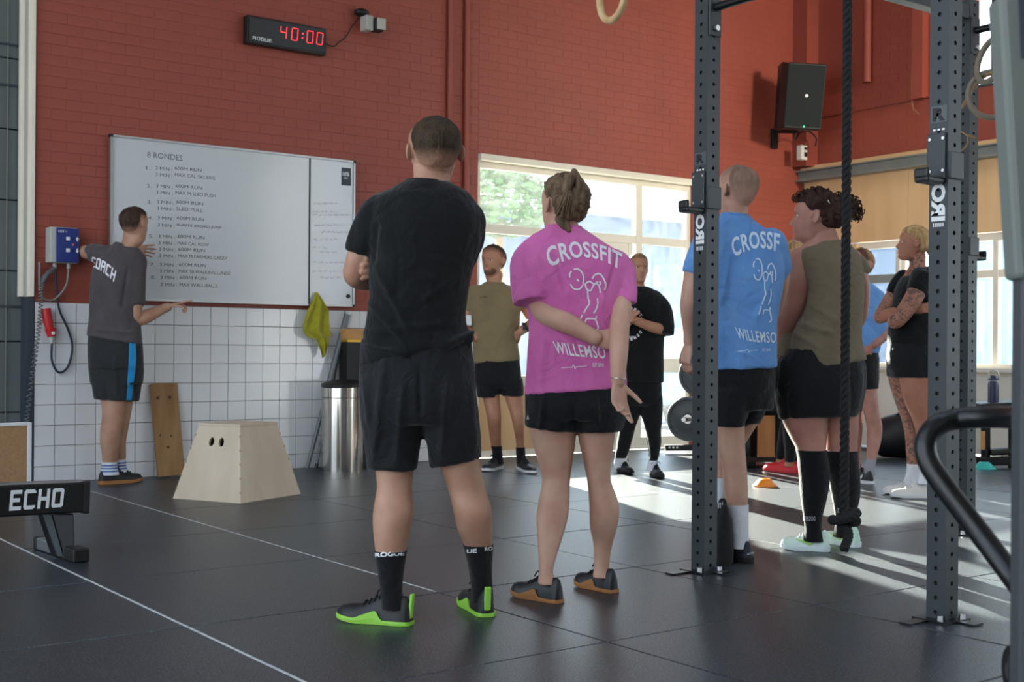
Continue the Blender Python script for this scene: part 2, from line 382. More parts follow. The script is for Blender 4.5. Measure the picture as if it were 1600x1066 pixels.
for i in range(27):
    for j in range(9):
        a = X0 + TP * i; b = min(a + TP, XW0); z1 = 1.333 - TP * j; z0 = max(z1 - TP, .0)
        if b - a < .02: continue
        lx, lz = round(b - a - .0045, 3), round(z1 - z0 - .0045, 3)
        if (lx, lz) not in cache:
            o = part('wall_tile', MB().box(org(wall_back), (lx, .008, lz)), M['tile'], wall_back, bevel=.0015); cache[lx, lz] = o.data
        else:
            o = bpy.data.objects.new('wall_tile', cache[lx, lz]); COL.objects.link(o); o.parent = wall_back
            bv = o.modifiers.new('bevel', 'BEVEL'); bv.width = .0015; bv.segments = 1
        o.location = ((a + b) / 2 - X0, RNG.uniform(-.0008, .0008), (z0 + z1) / 2)
        o.rotation_euler = (RNG.uniform(-.004, .004), 0, RNG.uniform(-.004, .004))
for x in (6.265, 6.45):                              # painted conduits up the wall
    t = part('trim_1' if x < 6.3 else 'trim_2', MB().cyl((x, WY - .03, .0), (x, WY - .03, ZC), .026, 12), M['brick'], None, sm=True); t['kind'] = 'structure'

wall_right = empty('wall_right', (WX, 4, 0), kind='structure')
WYE = -.6
slabs(wall_right, 'lower_panel', M['offwhite'], [(WX, WYE, 0, WX + .2, WY, .78)])
slabs(wall_right, 'mortar_panel', M['mortar'], [(WX + .0018, 7.24, 3.1, WX + .10, WY, ZC), (WX + .0018, WYE, 3.1, WX + .1, 7.24, 3.66), (WX + .0018, WYE, 5.0, WX + .1, 7.24, ZC), (WX + .0018, WYE, 3.66, WX + .1, 5.2, 5.0)])
rest = MB(); k = 0
for a, b, z, zb in courses(7.24, WY, 3.1, ZC) + courses(4.6, 7.24, 3.1, 3.66):
    mb = MB().box((WX + .004 + RNG.uniform(-.001, .001), (a + b) / 2, (z + zb) / 2), (.008, b - a - BG, zb - z - BG))
    if k < 300: part('brick', mb, M['brick'], wall_right)
    k += 1
ys = [WY, 8.0, 6.8, 5.6, 4.4, 3.2, 2.0, .8, WYE]
for a, b in zip(ys[1:], ys): part('plywood_panel', MB().box((WX + .02, (a + b) / 2, 2.63), (.03, b - a - .004, .84)), M['ply'], wall_right)
part('plywood_edge', MB().box((WX - .01, 4.4, 3.09), (.1, 10, .05)), M['ply'], wall_right)
part('steel_beam', MB().box((WX - .03, 4.4, 3.0), (.12, 10, .12)), M['steelbeam'], wall_right)
part('beam_flange', MB().box((WX - .06, 4.4, 3.052), (.18, 10, .014)), M['steelbeam'], wall_right)
part('beam_flange', MB().box((WX - .06, 4.4, 2.945), (.18, 10, .014)), M['steelbeam'], wall_right)
part('end_panel', MB().box((WX + .02, 9.03, 1.49), (.04, .74, 1.42)), M['ply'], wall_right)
t = part('trim_3', MB().box((WX - .1, WY - .1, 4.3), (.2, .2, 2.4)), M['mortar'], None); t['kind'] = 'structure'
t = part('trim_4', MB().cyl((WX - .06, 8.49, 3.93), (WX - .06, 8.49, ZC), .045, 12), M['mortar'], None, sm=True); t['kind'] = 'structure'
t = part('trim_5', MB().box((WX - .05, 7.83, 4.6), (.1, .13, 1.9)), M['brick'], None); t['kind'] = 'structure'
t = part('trim_6', MB().box((WX - .012, 8.3, 3.66), (.03, 2.1, .02)), M['mortar'], None); t['kind'] = 'structure'
t = part('wall_cable', MB().tube([(WX - .02, 7.93, ZC), (WX - .02, 7.94, 4.4), (WX - .02, 7.95, 3.66), (WX - .02, 7.86, 3.5)], .006, 8, sub=3), M['cord'], None, sm=True); tag(t, 'thin tan cable hanging down the red wall in the corner', 'cable')

def glazed(name, plane, frames, panes, fm, d=.07):
    """frames: (a0,a1,z0,z1) bars and panes in the plane y=WY (plane 'y') or x=WX (plane 'x')"""
    p0 = (0, WY, 0) if plane == 'y' else (WX, 0, 0)
    w = empty(name, p0, kind='structure')
    for i, (a0, a1, z0, z1) in enumerate(frames):
        c = ((a0 + a1) / 2, WY + d / 2 + .03, (z0 + z1) / 2) if plane == 'y' else (WX + d / 2 + .03, (a0 + a1) / 2, (z0 + z1) / 2)
        e = d if z1 - z0 > a1 - a0 else d * .86
        s = (a1 - a0, e, z1 - z0) if plane == 'y' else (e, a1 - a0, z1 - z0)
        part('frame_bar', MB().box(c, s), fm, w, bevel=.006)
    for a0, a1, z0, z1 in panes:
        c = ((a0 + a1) / 2, WY + .07, (z0 + z1) / 2) if plane == 'y' else (WX + .07, (a0 + a1) / 2, (z0 + z1) / 2)
        s = (a1 - a0, .006, z1 - z0) if plane == 'y' else (.006, a1 - a0, z1 - z0)
        part('pane', MB().box(c, s), M['glass'], w)
    return w
xm = 8.645
win1 = glazed('window_1', 'y',
    [(XW0, XW0 + .05, 0, 2.82), (XW1 - .06, XW1, 0, 2.82), (XW0, XW1, 2.70, 2.82), (XW0, XW1, 2.10, 2.185), (xm - .045, xm + .045, 0, 2.7),
     (XW0, xm, .66, .76), (xm, XW1, .78, .93), (xm, XW1, 0, .12), (XW0, xm, 0, .06), (8.50, 8.56, .76, 2.1), (7.55, 7.62, .0, 2.1), (7.62, 8.5, 1.98, 2.1)],
    [(XW0 + .05, xm - .045, 2.185, 2.70), (xm + .045, XW1 - .06, 2.185, 2.70), (XW0 + .05, 7.55, .76, 2.10), (7.62, 8.5, .76, 1.98), (xm + .045, XW1 - .06, .93, 2.10), (xm + .045, XW1 - .06, .12, .78)], M['cream'])
part('kick_panel', MB().box((7.07, WY + .06, .36), (.94, .04, .6)), M['ply'], win1)
part('kick_panel', MB().box((8.1, WY + .06, .36), (1.0, .04, .6)), M['cream'], win1)
part('roller_blind_box', MB().box(((XW0 + XW1) / 2, WY - .01, 2.79), (XW1 - XW0, .08, .06)), M['cream'], win1, bevel=.008)
fr = [(WYE, 8.66, 2.13, 2.21), (WYE, 8.66, .78, .9), (8.60, 8.66, .9, 2.13)]; pn = []
yv = [8.60, 8.08, 7.0, 5.9, 4.8, 3.7, 2.6, 1.5, .4, WYE]
for a, b in zip(yv[1:], yv):
    fr.append((a - .03, a + .03, .9, 2.13)); pn += [(a + .03, b - .03, 1.84, 2.13), (a + .03, b - .03, .9, 1.76)]; fr.append((a, b, 1.76, 1.84))
win2 = glazed('window_2', 'x', fr, pn, M['cream'])
part('opening_sash', MB().box((WX + .03, 8.34, 1.80), (.07, .48, .09)), M['steelbeam'], win2)
part('opening_sash', MB().box((WX + .03, 8.12, 1.5), (.07, .05, 1.2)), M['offwhite'], win2)
part('window_ledge', MB().box((WX - .03, 4.0, .84), (.1, 9.2, .04)), M['offwhite'], win2)
fr = [(5.2, 7.24, 3.66, 3.70), (5.2, 7.24, 4.96, 5.0)]; pn = []
yv = [7.24, 6.98, 6.1, 5.2]
for a, b in zip(yv[1:], yv):
    fr.append((a - .02, a + .02, 3.7, 4.96)); pn.append((a + .02, b - .02, 3.7, 4.96))
glazed('window_3', 'x', fr, pn, M['gatedark'])

# overhead door on the left of the brick, with its cream guide rail
door = empty('door_1', (1.0, WY, 0), kind='structure')
for k in range(10):
    z0 = -.0 + k * .52
    part('door_panel', MB().box((.9, WY + .14, z0 + .26), (3.4, .05, .512)), M['gate'], door, bevel=.006)
part('daylight_seal', MB().box((.9, WY + .18, 2.65), (3.6, .02, 5.9)), M['gatedark'], door)  # added behind the panels to block daylight leaking through their gaps
part('guide_rail', MB().box((X0 - .028, WY + .02, 3.42), (.036, .10, 4.1)), M['cream'], door, bevel=.004)
part('guide_rail', MB().box((X0 - .085, WY + .06, 3.42), (.03, .06, 4.1)), M['cream'], door, bevel=.004)
part('guide_rail', MB().box((X0 - .052, WY + .05, 3.42), (.04, .03, 4.1)), M['greyplastic'], door)
part('door_jamb', MB().box((X0 - .035, WY + .07, .68), (.06, .16, 1.37)), M['gatedark'], door)
part('door_jamb', MB().box((2.30, WY + .085, 2.7), (.06, .06, 5.4)), M['gatedark'], door)
for x in (2.36, 2.46): part('door_cable', MB().cyl((x, WY + .1, 0), (x, WY + .1, ZC), .004, 6), M['greycable'], door)
for z in (3.22, 2.92, 1.3): part('door_rib', MB().box((2.45, WY + .11, z), (.26, .03, .014)), M['gatedark'], door)

# unseen sides of the hall: piers with wide openings that let the daylight in
wl_ = empty('wall_left', (-4, 2, 0), kind='structure')
slabs(wl_, 'pier', M['offwhite'], [(-4.2, -3.2, 0, -4, -2.2, ZC), (-4.2, 2.9, 0, -4, 3.3, ZC), (-4.2, 8.6, 0, -4, WY + .3, ZC), (-4.2, -2.2, 5.3, -4, 8.6, ZC)])
slabs(wall_back, 'pier', M['offwhite'], [(-4.2, WY, 0, -.8, WY + .3, ZC)])
M['greywall'] = mat('grey block wall', (104, 108, 112), .8)
wf = empty('wall_front', (4, -3.2, 0), kind='structure')
slabs(wf, 'pier', M['greywall'], [(-4.2, -3.4, 0, WX + .3, -3.2, ZC)])
ceil = empty('ceiling', (4, 3, ZC), kind='structure')
SKY = [(-2.6, -1.4), (2.8, 3.6), (7.2, 8.0)]
xs = [-4.2] + [v for q in SKY for v in q] + [WX + .3]
slabs(ceil, 'roof_panel', M['ceil'], [(xs[i], -3.4, ZC, xs[i + 1], WY + .3, ZC + .2) for i in range(0, 8, 2)] + [(a, -3.4, ZC, b, -.6, ZC + .2) for a, b in SKY] + [(a, 5.6, ZC, b, WY + .3, ZC + .2) for a, b in SKY])

# ------------------------------------------------------------------ outside
g = part('ground', MB().box((10, 30, -.2), (90, 41.2, .2)), mat('pale paving', (186, 186, 182), .8, var=.06, vs=.6), None); g['kind'] = 'structure'
g2 = part('pavement', MB().box((31.4, 3, -.2), (40, 12.6, .2)), M['offwhite'], None); g2['kind'] = 'structure'
M['bldg'] = mat('blue grey cladding', (84, 102, 126), .7, var=.08, vs=.4); M['bldg2'] = mat('white cladding', (222, 226, 230), .6); M['shut'] = mat('slate shutter', (92, 112, 138), .6)
bl = empty('building', (17, 27, 0), 'long low blue grey building across the street behind the big window', 'building')
part('wall', MB().box((20, 29.5, 2.35), (40, 5, 5.1)), M['bldg'], bl)
part('roof', MB().box((20, 29.5, 5.0), (40.6, 5.6, .25)), M['bldg2'], bl)
for k in range(4):
    part('shutter', MB().box((6 + k * 4, 26.97, 1.5), (2.6, .08, 2.9)), M['shut'], bl)
M['pale'] = mat('pale cyan glazing', (150, 184, 186), .3)
b2 = empty('building', (22, 8, 0), 'white and blue building outside the side windows', 'building')
part('wall', MB().box((25, 10, 3.0), (5, 12, 6.4)), M['bldg2'], b2)
for k in range(5):
    w = part('window', MB().box((22.47, 5.4 + k * 2.2, 2.0), (.08, 1.1, 3.2)), M['pale'], b2)
    part('sill', MB().box((22.42, 5.4 + k * 2.2, .38), (.16, 1.3, .06)), M['bldg2'], w)
M['leaf'] = mat('green foliage', (98, 138, 80), .7, var=.3, vs=3)
tr = empty('tree', (14.8, 20.3, 0), 'leafy green tree beyond the big window', 'tree')
mb = MB()
for k in range(2200):
    p = RNG.normal(size=3); p = p / np.linalg.norm(p) * RNG.uniform(.5, 1) ** .5
    c = A3(14.8, 20.3, 4.0) + p * A3(1.15, 1.0, .72); n = nrm(RNG.normal(size=3)); u = nrm(np.cross(n, (0, 0, 1))); v = np.cross(n, u); s = RNG.uniform(.06, .12)
    mb.add([c - u * s, c - v * s * .5, c + u * s, c + v * s * .5], [(0, 1, 2, 3)])
o = part('foliage', mb, M['leaf'], tr, rec=False); o['kind'] = 'stuff'
part('trunk', MB().tube([(14.8, 20.3, -.1), (14.85, 20.3, 1.5), (14.78, 20.3, 3.6)], [.16, .12, .07], 10), M['pine'], tr, sm=True)
def car(name, x, y, rz, body, label):
    c = empty(name, (x, y, -.1), label, 'car'); ax = np.array([[math.cos(rz), math.sin(rz), 0], [-math.sin(rz), math.cos(rz), 0], [0, 0, 1]]); o0 = A3(x, y, -.1)
    side = [(-2.1, .35), (-2.15, .8), (-1.2, .95), (-.6, 1.45), (.9, 1.5), (1.7, 1.0), (2.1, .9), (2.1, .35)]
    Wp = lambda a, b, z: o0 + ax[0] * a + ax[1] * b + ax[2] * z
    part('body', MB().prism([Wp(a, -.85, z) for a, z in side], ax[1] * 1.7), body, c, bevel=.06)
    for s in (-1, 1):
        part('side_window', MB().prism([Wp(a, s * .86, z) for a, z in [(-1.0, .98), (-.55, 1.38), (.8, 1.42), (1.4, 1.02)]], ax[1] * .01), M['gatedark'], c)
        for a in (-1.35, 1.35): part('wheel', MB().lathe([(.01, 0), (.2, 0), (.33, .03), (.33, .17), (.2, .2), (.01, .2)], Wp(a, s * .8, .33), 20, (ax[0], ax[2], -ax[1] * s)), M['black'], c, sm=True)
car('car', 13.7, 13.6, .15, mat('light blue paint', (120, 186, 214), .3, coat=.6), 'light blue car parked outside the big window')
# ------------------------------------------------------------------ on the back wall
wb = empty('whiteboard', (4.22, WY, 1.37), 'large white dry erase board with handwritten workout on the red brick wall', 'whiteboard')
part('board', MB().box((4.22, WY - .035, 1.99), (2.075, .03, 1.225)), M['whiteboard'], wb)
for z, n in ((1.373, 'frame_rail'), (2.607, 'frame_rail')): part(n, MB().box((4.22, WY - .04, z), (2.10, .045, .016)), M['alu'], wb)
for x in (3.174, 5.266): part('frame_rail', MB().box((x, WY - .04, 1.99), (.016, .045, 1.245)), M['alu'], wb)
for x in (3.174, 5.266):
    for z in (1.373, 2.607): part('corner_cap', MB().box((x, WY - .042, z), (.022, .05, .022)), M['black'], wb)
part('divider', MB().box((4.845, WY - .052, 1.99), (.012, .006, 1.22)), M['blackprint'], wb)
YB = WY - .0515
def wtext(txt, px, py, cap, m='marker', slant=0.0, name='handwriting', wpx=None):
    p = on_y(px, py, YB); hgt = cap * p_scale(px); n = len(txt)
    w = (wpx * p_scale(px) * 1.22) if wpx else n * hgt * .62
    o = text(name, txt, lambda u, v: p + A3(u * w, 0, v * hgt), M[m], wb); o['kind'] = 'stuff'
def p_scale(px):
    a = on_y(px, 400, YB); return float(a @ FW) / F
wtext('8 RONDES', 230, 246, 9, wpx=47)
ROWS = [(1, 265, 268, '600M RUN', 'MAX CAL SKI-ERG'), (2, 293, 303, '600M RUN', 'MAX M SLED PUSH'), (3, 318, 327, '600M RUN', 'SLED PULL'), (4, 343, 354, '600M RUN', 'BURPEE BROAD JUMP'),
        (5, 371.5, 382, '600M RUN', 'MAX CAL ROW'), (6, 392, 402, '600M RUN', 'MAX M FARMERS CARRY'), (7, 416, 425, '600M RUN', 'MAX SB WALKING LUNGE'), (8, 436, 447, '600M RUN', 'MAX WALL-BALLS')]
for n, ya, yb, ta, tb in ROWS:
    x = 240 + n * 1.1; yb = max(yb, ya + 10)
    wtext(str(n) + '.', x - 13, ya, 5.5, wpx=6)
    wtext('3 MIN :', x + 2, ya, 5.2, wpx=22); wtext(ta, x + 32, ya, 5.2, wpx=36)
    wtext('3 MIN :', x + 2, yb, 5.2, wpx=22); wtext(tb, x + 32, yb + .4, 5.2, wpx=3.1 * len(tb) + 8)
def scrib(y, x0, x1, k=0):
    L = []; x = x0
    while x < x1:
        w = RNG.uniform(3, 8); q = np.arange(0, w, 1.0); L.append([(x + a, y + RNG.uniform(-1.6, 1.6)) for a in q] if len(q) > 2 else [(x, y), (x + 2, y + 1), (x + 3, y - 1)]); x += w + RNG.uniform(2, 4)
    return L
sl = []
for y, a, b in ((318, 490, 530), (331, 488, 528), (336, 488, 542), (352, 492, 530), (363, 502, 545), (374, 490, 528), (387, 490, 512), (394, 500, 520), (410, 490, 545), (424, 488, 540), (434, 500, 535)): sl += scrib(y, a, b)
fw = strokes('faded_writing', sl, .9, lambda x, y: on_y(x, y, YB), M['faint'], wb, sub=2); fw['kind'] = 'stuff'
st = part('sticker', MB().box((5.19, YB + .0, 2.475), (.09, .002, .15)), M['gatedark'], wb)
text('sticker_print', '10%', flat((5.155, YB - .0015, 2.48), (.065, 0, 0), (0, 0, .035)), M['white'], st, bold=.02)
text('sticker_print', 'OFF', flat((5.165, YB - .0015, 2.452), (.04, 0, 0), (0, 0, .018)), M['white'], st)
part('magnet', MB().cyl((5.215, YB, 1.455), (5.215, YB - .012, 1.455), .017, 20), M['black'], wb)

# towel hung on the lower corner of the board
mb = MB(); R = []
zz = np.linspace(1.475, .94, 26)
for z in zz:
    q = (1.475 - z) / .535; pts = []
    wl_w = np.interp(q, [0, .06, .3, .55, .68, .72, 1], [.012, .03, .10, .125, .115, .06, .012]); cx = np.interp(q, [0, .3, .62, .72, 1], [4.90, 4.905, 4.905, 4.95, 4.965])
    for side in (0, 1):
        for k in range(22):
            t = k / 21 if side == 0 else 1 - k / 21
            fold = .022 * math.sin(t * 13 + q * 2) * min(1, q * 4) * (1 - .3 * q)
            pts.append((cx + (t - .5) * 2 * wl_w + .01 * math.sin(q * 9), WY - .075 - .02 * math.sin(t * PI) - fold + (.004 if side else -.004), z + .03 * (t - .5) * q))
    R.append(np.array(pts))
tw = part('towel', mb.loft(R), M['towel'], None, sm=True); tag(tw, 'yellow green cloth hanging from the bottom edge of the whiteboard', 'towel')

# clock
ck = empty('wall_clock', (4.61, WY, 3.47), 'black digital wall clock with red digits above the whiteboard', 'clock')
CP = lambda x, z, y=0: A3(4.262 + x * .70, WY - .09 - y, 3.475 + z * .215)
part('housing', MB().box((4.612, WY - .05, 3.583), (.715, .08, .225)), M['black'], ck, bevel=.006)
part('face', MB().box((4.612, WY - .092, 3.583), (.68, .006, .19)), M['ledoff'], ck)
SEG = {'a': ((0, 1), (1, 1)), 'b': ((1, 1), (1, .5)), 'c': ((1, .5), (1, 0)), 'd': ((0, 0), (1, 0)), 'e': ((0, 0), (0, .5)), 'f': ((0, .5), (0, 1)), 'g': ((0, .5), (1, .5))}
def digit(x, on):
    mb = MB()
    for k in on:
        (a, b), (c, d) = SEG[k]; p = CP(x + a * .075 + b * .012, .35 + b * .46, .0065); q = CP(x + c * .075 + d * .012, .35 + d * .46, .0065); t = nrm(q - p) * .004
        mb.bar(p + t, q - t, .002, .0105, (0, 1, 0))
    part('digit', mb, M['led'], ck)
digit(.40, 'bcfg'); digit(.545, 'abcdef'); digit(.745, 'abcdef'); digit(.875, 'abcdef')
part('colon', MB().box(CP(.69, .50, .0055), (.009, .003, .011)).box(CP(.695, .66, .0055), (.009, .003, .011)), M['led'], ck)
block_text('brand_print', 'ROGUE', flat(CP(.055, .12, .0065), (.17, 0, 0), (0, 0, .027)), M['white'], ck, w=.2)
# sensor / camera beside the clock
cc = empty('security_camera', (5.37, WY, 3.75), 'small white and black camera unit on the red brick beside the clock', 'camera')
part('bracket', MB().ell((5.335, WY - .045, 3.90), .07, .05, .035), M['black'], cc, sm=True)
part('body', MB().box((5.36, WY - .09, 3.80), (.075, .11, .13)), M['greyplastic'], cc, bevel=.01)
part('lens_hood', MB().box((5.44, WY - .13, 3.79), (.09, .10, .11)), M['black'], cc, bevel=.012)
part('lens_face', MB().box((5.45, WY - .182, 3.795), (.085, .006, .095)), M['greyplastic'], cc)
cb = part('clock_cable', MB().tube([(4.98, WY - .012, 3.61), (5.03, WY - .012, 3.585), (5.09, WY - .012, 3.58), (5.13, WY - .012, 3.62), (5.2, WY - .012, 3.68), (5.26, WY - .015, 3.78), (5.32, WY - .02, 3.86)], .0045, 6, sub=4), M['black'], None, sm=True)
tag(cb, 'thin black cable running from the clock to the camera unit', 'cable')

# door control box, its coiled cable and plug
bx = empty('control_box', (2.83, WY, 1.62), 'blue and grey door control box on the red brick by the door rail', 'control box')
part('housing', MB().box((2.81, WY - .06, 1.752), (.205, .12, .262)), M['greyplastic'], bx, bevel=.008)
part('front_panel', MB().box((2.832, WY - .124, 1.752), (.165, .014, .252)), M['blue'], bx, bevel=.004)
text('panel_print', 'UST-1', flat((2.762, WY - .1325, 1.843), (.062, 0, 0), (0, 0, .02)), M['white'], bx, bold=.02)
for z, d in ((1.80, 1), (1.715, -1)):
    part('icon', MB().box((2.832, WY - .133, z), (.026, .003, .026)), M['white'], bx)
    part('button', MB().cyl((2.868, WY - .13, z), (2.868, WY - .138, z), .006, 12), M['black'], bx)
    part('arrow', MB().prism([(2.9, WY - .131, z + d * .018), (2.912, WY - .131, z), (2.905, WY - .131, z), (2.905, WY - .131, z - d * .016), (2.895, WY - .131, z - d * .016), (2.895, WY - .131, z), (2.888, WY - .131, z)], (0, -.003, 0)), M['white'], bx)
part('button', MB().cyl((2.868, WY - .13, 1.758), (2.868, WY - .138, 1.758), .008, 12), M['orangeb'], bx)
for x in (2.76, 2.86): part('cable_gland', MB().cyl((x, WY - .06, 1.622), (x, WY - .06, 1.585), .015, 12), M['greyplastic'], bx)
Q = smooth(np.array([(2.76, WY - .06, 1.585), (2.70, WY - .07, 1.53), (2.665, WY - .07, 1.45), (2.655, WY - .06, 1.2), (2.62, WY - .05, .9), (2.575, WY - .04, .5), (2.56, WY - .04, .35)]), 60)
T = np.gradient(Q, axis=0); T /= np.linalg.norm(T, axis=1)[:, None]; ph = np.arange(len(Q)) / len(Q) * 2 * PI * 62
n1 = np.cross(T, A3(0, 1, 0)); n1 /= np.linalg.norm(n1, axis=1)[:, None]; n2 = np.cross(T, n1)
co = part('coiled_cable', MB().tube(Q + (n1 * np.cos(ph)[:, None] + n2 * np.sin(ph)[:, None]) * .016, .0045, 6), M['greytube'], None, sm=True)
tag(co, 'grey coiled cable dropping from the control box beside the door', 'cable')
c1 = part('power_cable', MB().tube([(2.86, WY - .06, 1.585), (2.84, WY - .07, 1.46), (2.77, WY - .05, 1.36), (2.70, WY - .04, 1.35), (2.66, WY - .04, 1.42), (2.655, WY - .04, 1.62)], .008, 8, sub=5), M['greycable'], None, sm=True)
tag(c1, 'light grey cable looping below the control box', 'cable')
pl = empty('power_plug', (2.74, WY, 1.05), 'red industrial power plug hanging on the white tiles on a dark cable', 'plug')
part('plug_body', MB().tube([(2.70, WY - .05, 1.285), (2.715, WY - .05, 1.20), (2.735, WY - .05, 1.12)], [.034, .036, .03], 16, rnd=False), M['red'], pl, sm=True)
part('plug_collar', MB().tube([(2.735, WY - .05, 1.14), (2.745, WY - .05, 1.08)], [.042, .03], 16, rnd=False), M['red'], pl, sm=True)
part('cable_clamp', MB().tube([(2.745, WY - .05, 1.08), (2.745, WY - .05, 1.03)], [.022, .016], 12, rnd=False), M['greyplastic'], pl, sm=True)
part('rating_plate', MB().box((2.742, WY - .093, 1.105), (.022, .004, .022)), M['white'], pl)
part('cable', MB().tube([(2.745, WY - .05, 1.035), (2.75, WY - .04, .90), (2.80, WY - .04, .815), (2.87, WY - .03, .86), (2.90, WY - .03, 1.0), (2.87, WY - .03, 1.13), (2.80, WY - .04, 1.28), (2.775, WY - .05, 1.45), (2.765, WY - .06, 1.585)], .0085, 8, sub=6), M['cable'], pl, sm=True)

# ------------------------------------------------------------------ things along the back wall
def plank():
    b = A3(3.63, WY - .13, 0); e = empty('plank', b, 'weathered wooden plank with screw holes leaning on the white tiles', 'plank')
    up = nrm(A3(-.03, .10, .72)); x = nrm(A3(1, -.03, .035)); y = np.cross(up, x)
    part('board', MB().box(b + up * .36 + A3(0, 0, .012) - y * .0, (.21, .045, .72), (x, y, up)), M['pine'], e, bevel=.004)
    for q, z, r in ((-.06, .62, .014), (.035, .62, .014), (-.065, .33, .008), (.02, .32, .008), (-.01, .235, .012)):
        c = b + up * z + x * q - y * .0225; c = b + up * z + x * q + (-y if y[1] > 0 else y) * .0235
        n = (-y if y[1] > 0 else y); part('knot_hole', MB().cyl(c - n * .002, c + n * .001, r, 14), M['knot'], e)
plank()

M['plyend'] = mat('plywood end grain', (176, 152, 122), .7)
# plyometric box: a truncated pyramid of birch plywood
def plyo():
    B0, B1, B3 = floor_pt(270, 779), floor_pt(376, 787), floor_pt(470, 772); B2 = B0 + B3 - B1
    h = .50; cen = (B0 + B1 + B2 + B3) / 4
    T1 = at(376, 669, float(B1 @ FW) + .10); h = T1[2]; s = .615
    bot = [B0, B1, B3, B2]; top = []
    for b in bot: top.append(A3(*(cen + (b - cen) * s)[:2], h))
    e = empty('plyo_box', (*cen[:2], 0), 'birch plywood plyometric box with sloping sides and two hand holes', 'box')
    for i in range(4):
        a, b, c, d = bot[i], bot[(i + 1) % 4], top[(i + 1) % 4], top[i]; n = nrm(np.cross(b - a, d - a)); n = n if n @ (cen - a) < 0 else -n
        ue, ve = (b - a), None
        if i == 0:                                                    # face with the two hand holes cut through
            f2 = lambda u, v, o=0: (a + (b - a) * u) * (1 - v) + (d + (c - d) * u) * v - n * o
            bm = bmesh.new(); outer = [(0, 0), (1, 0), (1, 1), (0, 1)]; hs = []
            for k in (-1, 1):
                hs.append([(.5 + k * .105 + .055 * math.cos(t), .79 + .062 * math.sin(t)) for t in np.linspace(0, 2 * PI, 17)[:-1]])
            for loop in [outer] + hs:
                vs = [bm.verts.new(f2(u, v)) for u, v in loop]
                for q in range(len(vs)): bm.edges.new((vs[q], vs[(q + 1) % len(vs)]))
            bmesh.ops.triangle_fill(bm, edges=bm.edges[:], use_beauty=True)
            ret = bmesh.ops.extrude_face_region(bm, geom=bm.faces[:]); bmesh.ops.translate(bm, verts=[g_ for g_ in ret['geom'] if isinstance(g_, bmesh.types.BMVert)], vec=Vector(-n * .018))
            bmesh.ops.translate(bm, verts=bm.verts, vec=-Vector(org(e))); bmesh.ops.recalc_face_normals(bm, faces=bm.faces)
            me = bpy.data.meshes.new('side_panel'); bm.to_mesh(me); bm.free(); part('side_panel', me, M['plybox'], e)
        else: part('side_panel', MB().prism([a, b, c, d], -n * .018), M['plybox'], e)
    part('top_panel', MB().prism([t + A3(0, 0, .0) + nrm(t - cen) * A3(1, 1, 0) * .006 for t in top], (0, 0, .02)), M['plybox'], e, bevel=.002)
    for v in np.linspace(.12, .86, 5):
        for k in (1, 0, 2):
            q0 = bot[k] + (top[k] - bot[k]) * v; q1 = bot[k] + (top[k] - bot[k]) * (v + .028); o_ = nrm((bot[k] - cen) * A3(1, 1, 0))
            part('finger_joint', MB().bar(q0 - o_ * .0045, q1 - o_ * .0045, .013, .013, up=o_), M['plyend'], e)
    part('inside', MB().prism([cen + (b - cen) * .9 + A3(0, 0, .01) for b in bot], (0, 0, .01)), M['black'], e)
plyo()

# stainless bin
bn = empty('waste_bin', (5.03, 9.10, 0), 'tall stainless steel waste bin with black rim by the tiled wall', 'bin')
bc = A3(5.03, 9.10, 0); r = .172
part('body', MB().lathe([(.01, .0), (r, 0), (r, .60), (r - .006, .60), (r - .006, .012), (.01, .012)], bc, 48), M['chrome'], bn, sm=True)
part('rim_band', MB().lathe([(r + .003, .605), (r + .003, .685), (r - .008, .685), (r - .008, .605), (r + .003, .605)], bc, 48), M['chrome'], bn, sm=True)
ax = np.array([nrm(A3(1, 0, .09)), nrm(A3(0, 1, .05)), nrm(A3(-.09, -.05, 1))])
part('lid', MB().lathe([(.01, .0), (r + .004, 0), (r + .004, .022), (r - .03, .034), (.01, .036)], bc + A3(0, 0, .70), 40, ax), M['black'], bn, sm=True)
# leaning pole, thin rods, dark post with a wooden block
def wallbar(name, a, b, r, m, label, cat, ends=True):
    e = empty(name, (a[0], a[1], 0), label, cat); part('shaft', MB().cyl(a, b, r, 14), m, e, sm=True)
    return e
a, b = on_y(480, 737, WY - .12), on_y(543, 489, WY - .05); a[2] = .01
e = wallbar('steel_pole', a, b, .017, M['greytube'], 'thick grey steel pole leaning on the tiles behind the bin', 'pole')
part('sleeve', MB().cyl(a + (b - a) * .44, b, .026, 16), M['greytube'], e, sm=True)
part('end_cap', MB().cyl(b - (b - a) * .012, b + (b - a) * .004, .03, 16), M['alu'], e, sm=True)
a, b = on_y(494, 735, WY - .12), on_y(520, 600, WY - .05); a[2] = .01
e = wallbar('thin_rod', a, a + (b - a) * 1.35, .011, M['greytube'], 'thin grey rod leaning behind the steel bin beside the thick pole', 'rod')
part('rubber_foot', MB().cyl(a, a + (b - a) * .05, .015, 12), M['black'], e, sm=True)
px = on_y(556, 560, WY - .16)
e = empty('post', (px[0], WY - .12, 0), 'black post topped with a wooden block and gold edge behind the bin', 'post')
part('column', MB().box((px[0], WY - .12, .53), (.20, .14, 1.06)), M['black'], e, bevel=.004)
part('wooden_block', MB().box((px[0], WY - .12, 1.125), (.20, .15, .10)), M['woodblock'], e, bevel=.012)
part('gold_edge', MB().box((px[0], WY - .12, 1.072), (.205, .156, .018)), M['gold'], e)

